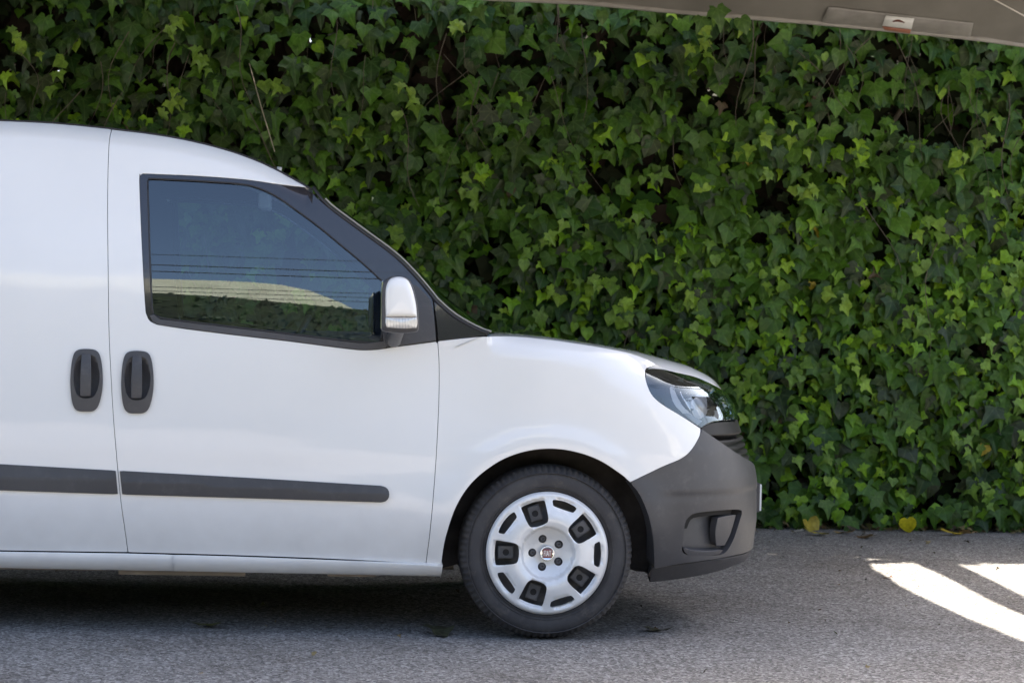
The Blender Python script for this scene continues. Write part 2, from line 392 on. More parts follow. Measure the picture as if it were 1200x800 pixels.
# --- sills
sill = lambda s, z: .010+.018*np.clip(1-((z-.285)/.045)**2, -1, 1)
z1 = unp(516, 663)[1]; zb1 = unp(516, 675)[1]; zb0 = unp(0, 665)[1]
ssp = unp(203, 650)[0]; se = unp(517, 668)[0]
_db = U(catmull(DBOT, 8))+[unp(518, 662)]
sillz = lambda s: float(np.interp(s, [Lf]+[p[0] for p in _db], [zsb]+[p[1] for p in _db]))
sbz = lambda s: float(np.interp(s, [Lf, unp(0, 665)[0], se], [zb0, zb0, zb1]))
def sill_loop(a, b):
    q = np.linspace(a, b, 30); return [(s, sbz(s)) for s in q]+[(s, sillz(s)-.002) for s in q[::-1]]
def sill_s(s, z):
    t = np.interp(s, [Lf, se], [zb0, zb1]); u = np.clip((z-t)/.078, 0, 1)
    return S(s, z)+np.array([0, -1, 0])*(.003+.020*np.sin(math.pi*np.clip(u, .0, 1))**.7)[..., None]
panel('sill', sill_loop(ssp, se), surf=sill_s, m=M['paint'], parent=van, step=.011, thick=.05, gap=.001, mirror=True)
panel('sill', sill_loop(-2.36, ssp), surf=sill_s, m=M['paint'], parent=van, step=.013, thick=.05, gap=.001, mirror=True)
# --- dark shell that closes the shut lines
shell = [(Lr+.02, .27)]+[(s, .27) for s in np.linspace(-3.1, -.45, 50) if not (-3.16 < s < -2.35)]+[]
sh = zrow(.25, -2.3, -.44, 20)+arc(0, .32, .435, 190, 60, 20)
sh += [unp(768, 480), unp(760, 440)]+[(a, b-.02) for a, b in hs[7::-1]]+U([(540, 400), (500, 352), (459, 306), (415, 273), (381, 247), (350, 224)])+[(a-.01, b-.03) for a, b in rs[::-1][1:]]+[(-2.3, zroofL-.04)]
gl_px = [(172.5, 212), (174, 209.5), (178, 208.8), (226, 211), (278, 214.6), (301, 219), (324, 229.5), (341, 241), (370, 262), (400, 286.5), (427.5, 309.5), (449, 329.5), (451, 340), (449, 372), (447, 398), (443, 402), (427, 401), (399, 398.5), (312.5, 388), (200, 374.5), (188, 372.5), (181, 369), (178, 362), (175, 300)]
GL = U(path(gl_px[:4][::1], gl_px[3:12], gl_px[11:16], gl_px[15:20], gl_px[19:], [(175, 300), (172.5, 212)]))
GLo = inset(GL, -.02)
panel('inner_shell', sh, holes=[GLo], surf=surf_off(-.028), m=M['dark'], parent=van, step=.06, thick=.004, gap=0, mirror=True)
# --- window frame + glass
fr = U(path(FR_TOP[:-1], [(345, 217.8), (356, 218.2)], [(356, 218.2)]+PIL[1:], [(503.5, 346), (507, 352), (508.8, 372), (511, 400)], FR_BOT[::-1], FR_L[::-1]))
for d_, nm in ((door, 0), (door2, 1)):
    pass
wf, wf2 = panel('window_frame', fr, holes=[GL], surf=surf_off(-.002), m=M['gloss'], parent=door, step=.025, thick=.016, gap=.001, mirror=door2)
wg, wg2 = panel('window_glass', inset(GL, -.004), surf=surf_off(-.009), m=M['glass'], parent=door, step=.02, thick=.002, gap=0, mirror=door2)
def ribbon(name, pxs, r, m, parent, off=.001, mirror=None):
    q = np.array(U(catmull(pxs, 5))); P = surf_off(off)(q[:, 0], q[:, 1])
    o = tube(name, P, r, m, parent)
    if mirror is not None:
        P2 = P.copy(); P2[:, 1] = 2*YC-P2[:, 1]; tube(name, P2, r, m, mirror)
    return o
def loop_ribbon(name, loop, r, m, parent, off, mirror=None):
    q = np.asarray(loop); q = np.r_[q, q[:2]]; P = surf_off(off)(q[:, 0], q[:, 1]); tube(name, P, r, m, parent)
    if mirror is not None:
        P = P.copy(); P[:, 1] = 2*YC-P[:, 1]; tube(name, P, r, m, mirror)
loop_ribbon('window_seal', inset(GL, .001), .0035, M['seal'], door, -.004, door2)
# waist moulding: lighter plastic band along the foot of the window
wm = U(path([(176, 370), (184, 379), (220, 384.5), (280, 392), (341, 399), (399, 406.5), (425, 409), (445, 408), (452, 407)], [(452, 407), (450, 400)], [(450, 400), (427, 402.5), (399, 400), (312.5, 389.5), (200, 376), (187, 374), (180, 369)]))
panel('window_moulding', wm, surf=surf_off(.004), m=M['plastic'], parent=door, step=.02, thick=.008, gap=0, mirror=door2)
# quarter panel in front of the door gap
qp = U(path([(508.5, 353), (530, 371.5), (545, 380.5), (557, 386.5), (572, 391.8)], [(572, 391.8), (560, 393.3), (540, 395.6), (514, 399.4)], [(514, 399.4), (511.5, 375), (508.5, 353)]))
panel('pillar_corner', qp, m=M['gloss'], parent=van, step=.02, thick=.02, gap=.001, mirror=True)
# door mirror foot
mb = U(path([(452, 342), (470, 331), (488, 336), (504, 352)], [(504, 352), (508, 372), (510.3, 398.6)], [(510.3, 398.6), (485, 402), (463, 405), (452, 405.5)], [(452, 405.5), (449, 392), (450, 372), (452, 342)]))
panel('mirror_foot', mb, surf=surf_off(.007), m=M['plastic'], parent=door, step=.02, thick=.012, gap=0, mirror=door2)
# --- rubbing strips
def strip_s(c0, c1):
    def f(s, z):
        # faceted section: upper face leans to the sky, lower one to the ground
        cz = np.interp(s, [c0[0], c1[0]], [c0[1], c1[1]]); d = (z-cz)
        o = .013-.16*np.maximum(d, 0)-.10*np.maximum(-d, 0)
        return S(s, z)+np.array([0, -1, 0])*o[..., None]
    return f
cA, cB = unp(0, 557), unp(455, 579)
st = U(path([(140.5, 551.2), (300, 560), (446, 568.7)], [(446, 568.7), (452, 570.5), (455.5, 575), (455.5, 582), (452, 586.5), (446, 588)], [(446, 588), (300, 583.5), (143.5, 578.8)]))
panel('trim_strip', st, surf=strip_s(cA, cB), m=M['plastic'], parent=door, step=.012, thick=.012, gap=.001, mirror=door2)
zz0, zz1 = unp(0, 574)[1], unp(0, 543.5)[1]
st2 = U(path([(138, 578.6), (0, 574)]))+[(Lf+.005, zz0+.004), (Lf+.005, zz1+.004)]+U(path([(0, 543.5), (135.5, 551)]))
panel('trim_strip', st2, surf=strip_s(cA, cB), m=M['plastic'], parent=sdoor, step=.02, thick=.012, gap=.001, mirror=sdoor2)
# --- door handles
def handle(dx, dy, parent, par2):
    out = [(x+dx, y+dy) for x, y in [(90, 411), (101, 409), (113, 411), (118, 420), (120.3, 440), (119.5, 458), (115.5, 474), (110, 480.5), (101, 481.5), (91, 480.5), (86, 474), (83.5, 458), (83.3, 440), (85.5, 420)]]
    inn = [(x+dx, y+dy) for x, y in [(92, 418), (101, 415), (112, 418), (116, 430), (117, 445), (114, 458), (109, 465), (101, 466.5), (94, 465), (89, 458), (86.8, 445), (87.5, 430)]]
    O = U(closed(out, 3)); I = U(closed(inn, 3)); c = np.mean(np.array(O), 0)
    def dome(s, z):
        d = np.hypot((s-c[0])/.058, (z-c[1])/.112); return S(s, z)+np.array([0, -1, 0])*(.010+.006*np.clip(1-d**2, -.6, 1))[..., None]
    h, h2 = panel('door_handle', O, holes=[I], surf=dome, m=M['plastic'], parent=parent, step=.009, thick=.022, gap=0, mirror=par2)
    def bowl(s, z):
        d = np.hypot((s-c[0])/.05, (z-c[1]-.005)/.085); return S(s, z)+np.array([0, 1, 0])*(.022*np.clip(1-d**2, 0, 1)-.003)[..., None]
    panel('handle_bowl', I, surf=bowl, m=M['plastic'], parent=h, step=.009, thick=.002, gap=-.002, mirror=h2)
    G = U(path([(97+dx, 415+dy), (106+dx, 415+dy)], [(106+dx, 415+dy), (106.6+dx, 440+dy), (106+dx, 463+dy)], [(106+dx, 463+dy), (95.5+dx, 463+dy)], [(95.5+dx, 463+dy), (96+dx, 440+dy), (97+dx, 415+dy)], step=3))
    def grip(s, z):
        u = (z-c[1])/.08; return S(s, z)+np.array([0, -1, 0])*(.026-.008*u**2-2.5*(s-c[0]+.0)**2)[..., None]
    panel('handle_grip', G, surf=grip, m=M['plastic'], parent=h, step=.008, thick=.014, gap=0, mirror=h2, bevel=.003)
handle(0, 0, sdoor, sdoor2); handle(59.5, 2.2, door, door2)
# --- bumper
zc_b = float(at_y(885, 541, YC).z); zc_lo = float(at_y(874, 661, YC).z)
top_b = [(822.5, 502.5), (832, 509), (856, 525.5), (874, 537)]
FOG = [(805, 613), (810, 605.5), (818, 601.5), (844, 598.5), (868, 597), (872, 600), (870.5, 608), (864, 630), (856, 645), (848, 650.5), (832, 651.7), (810, 651), (801.5, 647), (802.5, 632)]
bump_low = [(767, 666.5), (800, 661.5), (840, 656), (868, 650)]
e1 = unp(874, 537); e2 = unp(868, 650)
bo = U(path([(738.5, 565), (775, 547.5), (799, 537), (811, 526.5), (820.5, 510), (822.5, 502.5)], top_b))
k = 14; bo += [(e1[0]+(SMAX-e1[0])*i/k, e1[1]+(zc_b-e1[1])*min(1, i/k*2)) for i in range(1, k+1)]
zlo_c = e2[1]+.0
bo += [(SMAX, zc_b+(zlo_c-zc_b)*i/6) for i in range(1, 6)]+[(SMAX+(e2[0]-SMAX)*i/k, zlo_c) for i in range(0, k)]
bo += U(path(bump_low[::-1], [(767, 666.5), (767, 655)], [(767, 655), (765.5, 630), (760, 604), (750, 580), (738.5, 565)]))
fogU = U(closed(FOG, 4)); fc = np.mean(np.array(fogU), 0)
crz = unp(800, 577)[1]
def bsurf(s, z):
    # shallow scallop running in to the lamp recess, and a fold across the corner
    p = S(s, z)
    b = .012*np.exp(-(((s-fc[0])/.16)**2+((z-fc[1])/.11)**2)) + .010*np.clip((z-.62)/.05, 0, 1)*0
    b2 = .007*sstep((crz-z)/.022)*sstep((s-.38)/.10)
    return p+SN(s, z)*(-(b+b2))[..., None]
bumper = panel('front_bumper', bo, holes=[fogU], surf=bsurf, m=M['plastic'], parent=van, step=.02, thick=.075, gap=.0015, mirror=True)
bumper, bumper2 = bumper
def rec(s, z):
    return surf_off(-.034)(s, z)
panel('lamp_recess', fogU, surf=lambda s, z: S(s, z)+SN(s, z)*(-.050-.022*np.clip((z-fc[1]+.06)/.12, 0, 1))[..., None], m=M['plastic'], parent=bumper, step=.02, thick=.002, gap=-.004, mirror=bumper2)
blank = U(path([(847, 608), (858, 605.5), (868.5, 604)], [(868.5, 604), (862, 626), (855, 640)], [(855, 640), (845, 641)], [(845, 641), (844, 625), (847, 608)]))
panel('lamp_blank', blank, surf=surf_off(-.022), m=M['plastic'], parent=bumper, step=.012, thick=.03, gap=0, mirror=bumper2)
rec_shade = U(path([(806, 622), (808, 612), (814, 605.5), (824, 602.3), (845, 599.8), (869, 598.3)], [(869, 598.3), (868, 603.5)], [(868, 603.5), (845, 605), (826, 607.5), (817, 611), (812, 622)], [(812, 622), (806, 622)]))
panel('recess_shadow', rec_shade, surf=surf_off(-.040), m=M['dark'], parent=bumper, step=.012, thick=.004, gap=0, mirror=bumper2)  # dark strip laid in as the shadow along the recess's top and left
ledge = U(path([(803, 643), (812, 646), (832, 647.3), (850, 645.5)], [(850, 645.5), (846, 650)], [(846, 650), (830, 651.5), (808, 650.5), (803, 643)]))
panel('recess_ledge', ledge, surf=surf_off(-.012), m=M['plastic'], parent=bumper, step=.012, thick=.03, gap=0, mirror=bumper2)
# lower lip
lp = U(path([(765.5, 668.5), (800, 663.5), (840, 658), (868, 652)])); e3 = unp(868, 652); e4 = unp(868, 663)
lp += [(e3[0]+(SMAX-e3[0])*i/k, e3[1]) for i in range(1, k+1)]+[(SMAX+(e4[0]-SMAX)*i/k, e4[1]) for i in range(0, k)]
lp += U(path([(868, 663), (850, 670.6), (820, 678), (790, 683), (765, 685.5)], [(765, 685.5), (765.5, 668.5)]))
ztl = e3[1]
panel('bumper_lip', lp, surf=lambda s, z: surf_off(-.012)(s, z)+np.array([0, 1, 0])*(.55*np.maximum(0, ztl-z))[..., None], m=M['plastic'], parent=bumper, step=.02, thick=.03, gap=.001, mirror=bumper2)
# --- headlight
hl_o = U(path([(756.5, 437), (757.5, 433), (762, 431), (775, 431.5), (790, 434.8), (816, 441), (836, 450), (852, 460), (860.5, 471.5), (864.5, 484), (865.5, 491)], [(865.5, 491), (848, 492), (833, 494.5), (822, 501)], [(822, 501), (800, 488), (780, 476), (768, 467), (761.5, 458), (757.5, 446), (756.5, 437)]))
hlp, hlp2 = panel('headlight', hl_o, surf=surf_off(-.05), m=M['hlamp_dark'], parent=van, step=.02, thick=.003, gap=-.004, mirror=True)
panel('headlight_lens', hl_o, surf=surf_off(-.002), m=M['lamp_glass'], parent=hlp, step=.014, thick=.045, gap=.0015, mirror=hlp2)
def hlpiece(nm, px, off, m, step=.01, thick=.01, cl=False):
    panel(nm, U(closed(px, 3) if cl else path(*px, step=3)), surf=surf_off(off) if not callable(off) else off, m=m, parent=hlp, step=step, thick=thick, gap=0, mirror=hlp2)
hlpiece('lamp_bezel', ([(759, 436), (775, 441), (787, 446)], [(787, 446), (788.5, 460), (793, 473), (803, 484), (816, 496)], [(816, 496), (800, 486.5), (780, 474.5), (769, 466), (763, 457), (759.5, 447), (759, 436)]), -.014, M['gloss'])
hlpiece('lamp_brow', ([(759, 434), (765, 432.5), (778, 433), (800, 438)], [(800, 438), (788, 444.5)], [(788, 444.5), (774, 439.5), (759, 435)]), -.008, M['hlamp_dark'])
hlpiece('reflector', ([(786.5, 445.5), (795, 445)], [(795, 445), (796.5, 452), (800, 461), (805, 471), (812, 479), (822, 488)], [(822, 488), (828, 492)], [(828, 492), (815, 490), (806, 485.3)], [(806, 485.3), (799, 479), (791.6, 471), (787.5, 458.5), (786.5, 445.5)]), lambda s, z: surf_off(-.030)(s, z), M['satin'])
hlpiece('reflector', ([(804, 448.5), (813, 452.5)], [(813, 452.5), (819, 462), (824, 474), (828, 487)], [(828, 487), (822, 483)], [(822, 483), (815, 473), (808, 460), (804, 448.5)]), -.036, M['chrome'])
hlpiece('marker_lamp', ([(806, 484), (822, 497)], [(822, 497), (828, 492.5)], [(828, 492.5), (812, 484), (806, 484)]), -.02, M['amber_clear'])
_n = N(M['amber_clear'], 'ShaderNodeTexWave', Scale=60.0, Distortion=1.5); _g = N(M['amber_clear'], 'ShaderNodeNewGeometry'); L(M['amber_clear'], _g.outputs['Position'], _n.inputs['Vector'])
_b = N(M['amber_clear'], 'ShaderNodeBump', Strength=.8, Distance=.003); L(M['amber_clear'], _n.outputs['Fac'], _b.inputs['Height']); L(M['amber_clear'], _b.outputs[0], B(M['amber_clear']).inputs['Normal'])
ec = unp(828, 471)
hlpiece('projector', [(828+9.3*math.cos(a)-2.5*math.sin(a), 471+17*math.sin(a)+3.5*math.cos(a)) for a in [2*math.pi*i/14 for i in range(14)]],
        lambda s, z: S(s, z)+SN(s, z)*(-.034+.02*np.clip(1-((s-ec[0])/.045)**2-((z-ec[1])/.055)**2, 0, 1))[..., None], M['satin'], cl=True)
hlpiece('lamp_divider', ([(836, 467.2), (859, 467.8)], [(859, 467.8), (859, 469.2)], [(859, 469.2), (836, 468.6)]), -.006, M['chrome'], thick=.004)
hlpiece('lamp_mark', ([(841, 480), (844.5, 480)], [(844.5, 480), (845, 484), (847.5, 487.5)], [(847.5, 487.5), (839.5, 487.5)], [(839.5, 487.5), (842, 484), (841, 480)]), -.012, M['white_print'], thick=.004)
# --- grille
g0 = unp(822.5, 502); 
gt = U(path([(823, 501.5), (834, 495.5), (850, 493.2), (865, 492.5)])); ga = gt[-1]; zg = ga[1]
hood_c = lambda s: float(np.interp(s, TOP[0], TOP[1]))
hlr = unp(864, 480)
gi = gt+[(ga[0]+(SMAX-ga[0])*i/8, zg+(zc-.012-zg)*min(1, i/3)) for i in range(1, 9)]+[(SMAX, z) for z in np.linspace(zc-.03, zc_b+.01, 8)]
gi += [(SMAX+(e1[0]-SMAX)*i/k, zc_b+.004+(e1[1]-zc_b)*max(0, (i/k*2-1))) for i in range(0, k)]+U(path(top_b[::-1]))
def grs(s, z):
    w = .5+.5*np.cos((z-zg)/.0135*2*math.pi*.5); u = np.clip((zg-.045-z)/.01, 0, 1)
    return surf_off(-.012)(s, z)+SN(s, z)*(-.032*u*(w > .5))[..., None]
panel('front_grille', gi, surf=grs, m=M['grille'], parent=van, step=.0065, thick=.02, gap=.002, mirror=True)
# --- hood
sil = [(573, 391.5), (589, 390), (613, 391.2), (653, 396), (693, 402), (733, 409), (765, 417), (800, 426.3), (824, 437), (840, 447), (852, 458), (857, 466), (863, 476)]
sp = [at_y(px, py, YC*.75) for px, py in sil]; sx = np.array([p.x for p in sp]); sz = np.array([p.z for p in sp])
hq = np.array(hs2); hss = np.r_[np.linspace(hq[0, 0], hq[-3, 0], 60), np.linspace(hq[-3, 0], SMAX, 24)[1:]]; hzz = np.interp(hss, hq[:, 0], hq[:, 1])
# smooth the edge heights a little
for _ in range(6): hzz[1:-1] = .25*hzz[:-2]+.5*hzz[1:-1]+.25*hzz[2:]
Pe = S(hss, hzz-.0); rows = []
NVv = 33
for i, p in enumerate(Pe):
    row = []
    zs = float(np.interp(p[0], sx, sz)); Bz = max(zs-p[2], .012); fade = min(1, (YC-p[1])/.35)
    Bz *= fade
    y0 = p[1]+.0015; y1 = 2*YC-y0
    for j in range(NVv):
        wv = -math.cos(math.pi*j/(NVv-1)); y = YC+(YC-y0)*wv
        row.append((p[0]-.004*(1-0), y, p[2]-.001+Bz*(1-abs(wv)**8)))
    rows.append(row)
hd = link('bonnet', grid_me('bonnet', rows), van, M['paint'], True)
# bonnet returns (closes the edge)
ed = [[Vector(r[0]), Vector(r[0])+Vector((0, .004, -.03))] for r in rows]; link('bonnet_edge', grid_me('bonnet_edge', ed), hd, M['paint'], True)
# --- roof skin
rss = np.linspace(Lr, rs[-1][0], 70); rzz = np.interp(rss, [p[0] for p in rs], [p[1] for p in rs])
for _ in range(8): rzz[1:-1] = .25*rzz[:-2]+.5*rzz[1:-1]+.25*rzz[2:]
Pr = S(rss, rzz); rows = []
for p in Pr:
    rows.append([(p[0], YC+(YC-p[1]-.004)*wv, p[2]+.005*(1-abs(wv)**6)+.012*(1-wv*wv)) for wv in [-math.cos(math.pi*j/24) for j in range(25)]])
roof = link('roof', grid_me('roof', rows), van, M['paint'], True)
for sgn in (0, 1):
    P = Pr+np.array([0, -.001, .0005]); 
    if sgn: P = P.copy(); P[:, 1] = 2*YC-P[:, 1]
    tube('roof_seal', P, .0042, M['seal'], roof)
hl_roof = [[(p[0], YC+(YC-p[1]-.03)*wv, p[2]-.03+.02*(1-wv*wv)) for wv in (-1, -.5, 0, .5, 1)] for p in Pr[30:]]
link('headliner', grid_me('headliner', hl_roof, flip=True), van, M['headliner'], True)
# --- windscreen
PILs = [(366, 220.5)]+PIL[1:]+[(508.5, 352.5), (530, 371), (557, 386.3), (572, 391.5)]
SILs = [(374, 222.5), (405, 248), (438, 272), (471, 299.5), (490, 317), (505, 331), (517, 342), (551, 369.5), (572, 384.5), (583, 391)]
def resamp(P, n):
    P = np.array(catmull(P, 3)); d = np.r_[0, np.cumsum(np.hypot(*np.diff(P, axis=0).T))]; t = np.linspace(0, d[-1], n); return np.stack([np.interp(t, d, P[:, 0]), np.interp(t, d, P[:, 1])], 1)
nW = 30; pw = resamp(PILs, nW); sw = resamp(SILs, nW); rows = []; nearw = []
for a, b in zip(pw, sw):
    s_, z_ = unp(*a); P = Vector(S(s_, z_)); Q = at_y(b[0], b[1], YC*.8); nearw.append(P)
    C = Vector((Q.x, YC, Q.z))
    rows.append([(P.x+(C.x-P.x)*(1-abs(wv)**2.2), YC+(YC-P.y)*wv, P.z+(C.z-P.z)*(1-abs(wv)**2.2)) for wv in [-math.cos(math.pi*j/24) for j in range(25)]])
ws = link('windscreen', grid_me('windscreen', rows), van, M['glass'], True)
for sgn in (0, 1):
    e = 0 if not sgn else 24
    tube('windscreen_trim', [Vector(r[e])+Vector((.004, .002, .003)) for r in rows], .006, M['seal'], ws)
    j = 2 if not sgn else 22
    band = [[r[0 if not sgn else 24], r[1 if not sgn else 23], r[j], r[3 if not sgn else 21]] for r in rows]
    band = [[Vector(q)+Vector((.0022, 0, .0022)) for q in r] for r in band]
    link('frit_band', grid_me('frit_band', band), ws, M['gloss'], True)
# pale edge moulding seen along the top of the glass
tube('pillar_moulding', [Vector(r[0])+Vector((.013, .012, .010)) for r in rows[2:]], .004, mat('moulding_grey', (.30, .28, .25), .35), ws)
# scuttle under the glass
link('scuttle', grid_me('scuttle', [[(p[0]-.01, p[1], p[2]-.002), (p[0]-.12, p[1], p[2]-.05)] for p in [Vector(q) for q in rows[-1]]]), van, M['plastic'])
# --- rear wall, floor, bulkhead, wheel wells, underbody bits
rp = [(Lr, p[1], p[2]) for p in [S(Lr, z) for z in np.linspace(.26, zroofL, 24)]]
rows = [[(Lr-.03*(1-(abs(wv))**6), YC+(YC-p[1])*wv, p[2]) for wv in (-1, -.97, -.9, -.7, -.35, 0, .35, .7, .9, .97, 1)] for p in rp]
link('rear_door', grid_me('rear_door', rows, flip=True), van, M['paint'], True)
link('floor_pan', box_me('floor_pan', -3.3, -.42, .16, 1.67, .30, .36, .01), van, M['under'])
link('front_undertray', box_me('front_undertray', -.42, .66, .42, 1.41, .27, .34, .01), van, M['under'])
link('engine_block', box_me('engine_block', -.40, .62, .34, 1.49, .30, .86, .02), van, M['dark'])
link('bulkhead', box_me('bulkhead', -1.76, -1.73, .20, 1.63, .30, 1.74), van, M['trim_grey'])
for x0, x1, y0, z0, zt_ in ((-1.56, -1.1, .13, .205, .24), (-1.08, -.82, .17, .215, .24), (-2.3, -1.62, .2, .21, .24), (-.8, -.62, .12, .21, .24), (-1.9, -1.5, .5, .19, .24)):
    link('underbody_bracket', box_me('underbody_bracket', x0, x1, y0, y0+.05, z0, zt_, .003), van, M['under'])
tube('exhaust_pipe', [(-.3, .7, .2), (-1.2, .72, .19), (-2.2, .9, .19), (-3.3, .5, .22)], .025, M['under'], van, 10)
for cx in (0, -2.755):
    for s_ in (0, 1):
        g = []
        for a in np.linspace(-22, 202, 40):
            row = []
            for r, y in ((.404, .012), (.43, .04), (.43, .28), (.40, .30), (.0, .31)):
                if y < .05: y += float(S(min(cx+r*math.cos(rad(a)), .5) if cx == 0 else cx, .32+max(r*math.sin(rad(a)), -.10))[1])+.02
                yy_ = y if not s_ else 2*YC-y
                if cx == 0 and r > .3 and y < .05:
                    pass
                row.append((cx+r*math.cos(rad(a)), yy_, .325+max(r*math.sin(rad(a)), -.10)))
            g.append(row)
        link('wheel_arch_liner', grid_me('wheel_arch_liner', g, flip=bool(s_)), van, M['liner'], True)
# --- wheels
def make_wheel(loc, flip=False):
    R = .3215; cz = loc[2]
    prof = [(.205, .035), (.222, .012), (.235, .004), (.250, .0), (.270, .000), (.288, .004), (.300, .012), (.309, .022), (.3155, .034), (.3195, .050), (.321, .075), (.3215, .10), (.321, .125), (.3195, .15), (.3155, .166), (.309, .178), (.288, .196), (.250, .2), (.222, .19), (.205, .165)]
    nseg = 252; g = []
    for i in range(nseg):
        a = 2*math.pi*i/nseg; row = []; ph = i % 3
        for k, (r, y) in enumerate(prof):
            if 6 <= k <= 9 or 13 <= k <= 15:
                if ph == 0: r -= .0055; y += .003
            if 10 <= k <= 12 and (i+k*2) % 6 == 0: r -= .005
            if k in (10, 12) : r -= .0
            X, Z = r*math.cos(a), r*math.sin(a)
            if Z+cz < 0.0:
                b = -(Z+cz); Z = -cz; y = y-(.010*min(1, b/.006) if k < 9 else -.006)*(r > .28)
            row.append((X, y, Z))
        g.append(row)
    root = None
    # black steel wheel behind the cover
    pr = [(.212, .0), (.208, .015), (.195, .03), (.19, .05), (.17, .06), (.14, .045), (.105, .028), (.09, .03), (.06, .04), (.0, .04)]
    st = [[(r*math.cos(a), y+.004, r*math.sin(a)) for r, y in pr] for a in [2*math.pi*i/64 for i in range(64)]]
    wh = link('wheel', grid_me('wheel', st, closed_u=True), van, M['steel'], True); wh.location = loc
    link('tyre', grid_me('tyre', g, closed_u=True), wh, M['tyre'], True)
    # raised rings and lettering-like ribs of the sidewall
    for rr, w_ in ((.293, .0012), (.243, .0016), (.232, .0012)):
        ring = [[(q*math.cos(a), y, q*math.sin(a)) for q, y in ((rr-w_*1.5, .006), (rr-w_*.6, -.0014), (rr+w_*.6, -.0014), (rr+w_*1.5, .006))] for a in [2*math.pi*i/120 for i in range(120)]]
        link('sidewall_ring', grid_me('sidewall_ring', ring, closed_u=True), wh, M['tyre'], True)
    # cover
    def h(u, v):
        r = np.hypot(u, v); th = np.arctan2(v, u)
        y = .004-.010*np.clip((r-.05)/.07, 0, 1)+.004*0
        y = y+.012*np.clip((r-.075)/.02, 0, 1)*np.clip((.118-r)/.02, 0, 1)*0
        y = y-.022*np.exp(-((r-.125)/.055)**2)+.020*sstep((.100-r)/.010)
        y = y+.020*np.clip((r-.212)/.016, 0, 1)**2
        # large pockets sink, ribs stand
        c5 = np.cos(5*(th-rad(36))); y = y+.016*sstep((c5-.25)/.35)*sstep((r-.10)/.02)*sstep((.206-r)/.014)+.007*sstep((-c5-.55)/.25)*sstep((r-.160)/.012)*sstep((.210-r)/.01)
        return np.stack([u, y-.004, v], -1)
    holes = []
    for k in range(5):
        a = rad(36+72*k); ca, sa = math.cos(a), math.sin(a)
        q = [(.106, 0), (.108, -.022), (.116, -.035), (.138, -.041), (.165, -.0435), (.185, -.045), (.190, -.038), (.1935, 0), (.190, .038), (.185, .045), (.165, .0435), (.138, .041), (.116, .035), (.108, .022)]
        holes.append([(x*ca-y*sa, x*sa+y*ca) for x, y in closed(q, .012)])
        a = rad(72*k); ca, sa = math.cos(a), math.sin(a)
        q = [(.171, -.034), (.174, -.040), (.180, -.0435), (.186, -.046), (.192, -.045), (.1965, -.030), (.1995, 0), (.1965, .030), (.192, .045), (.186, .046), (.180, .0435), (.174, .040), (.171, .034), (.170, 0)]
        holes.append([(x*ca-y*sa, x*sa+y*ca) for x, y in closed(q, .012)])
    bolts = []
    for k in range(5):
        a = rad(36+72*k); bolts.append((.0535*math.cos(a), .0535*math.sin(a))); holes.append([(bolts[-1][0]+.0155*math.cos(t), bolts[-1][1]+.0155*math.sin(t)) for t in np.linspace(0, 2*math.pi, 17)[:-1]])
    circ = [(.2255*math.cos(t), .2255*math.sin(t)) for t in np.linspace(0, 2*math.pi, 121)[:-1]]
    wc = panel('wheel_cover', circ, holes=holes, surf=h, m=M['cover'], parent=wh, step=.0075, thick=.016, gap=0, bevel=.0015)
    for x, z in bolts:
        bm_ = [[(x+r*math.cos(t), y, z+r*math.sin(t)) for r, y in ((.0155, .030), (.014, .022), (.0095, .020), (.009, .010), (.0055, .0085), (.005, .014), (0, .014))] for t in np.linspace(0, 2*math.pi, 13)[:-1]]
        link('lug_bolt', grid_me('lug_bolt', bm_, closed_u=True), wh, M['steel'], True)
    for k in range(5):        # stamped pads of the steel wheel that show through the big openings
        a = rad(36+72*k); me_ = box_me('vent_plate', -.030, .030, .012, .030, -.024, .024, .007, 3); o_ = link('vent_plate', me_, wh, M['steel'], True); o_.location = (.151*math.cos(a), 0, .151*math.sin(a)); o_.rotation_euler = (0, -a, 0)
        hl_ = [[(r*math.cos(t), y, r*math.sin(t)) for r, y in ((.012, .0105), (.010, .0115), (0, .0118))] for t in np.linspace(0, 2*math.pi, 13)[:-1]]
        o_ = link('vent_hole', grid_me('vent_hole', hl_, closed_u=True), wh, M['dark'], True); o_.location = (.151*math.cos(a), 0, .151*math.sin(a))
    ctr = [[(r*math.cos(t), y, r*math.sin(t)) for r, y in ((.028, .010), (.027, -.004), (.0245, -.0065), (.0225, -.005), (.0, -.0045))] for t in np.linspace(0, 2*math.pi, 33)[:-1]]
    link('centre_cap', grid_me('centre_cap', ctr, closed_u=True), wh, M['chrome'], True)
    bd = box_me('badge', -.0165, .0165, -.009, -.004, -.0165, .0165, .003); link('badge', bd, wh, M['red'])
    # four tall letters on the badge
    def strokes(lst):
        V, Fc = [], []
        for x0, z0, x1, z1 in lst:
            d = Vector((x1-x0, 0, z1-z0)); n_ = Vector((-d.z, 0, d.x)).normalized()*.0009; b0 = len(V)
            for yy_ in (-.0098, -.0085):
                V += [(x0+n_.x, yy_, z0+n_.z), (x1+n_.x, yy_, z1+n_.z), (x1-n_.x, yy_, z1-n_.z), (x0-n_.x, yy_, z0-n_.z)]
            Fc += [(b0, b0+3, b0+2, b0+1), (b0, b0+1, b0+5, b0+4), (b0+1, b0+2, b0+6, b0+5), (b0+2, b0+3, b0+7, b0+6), (b0+3, b0, b0+4, b0+7)]
        return mesh('badge_letters', V, Fc)
    t_, b_ = .0095, -.0095
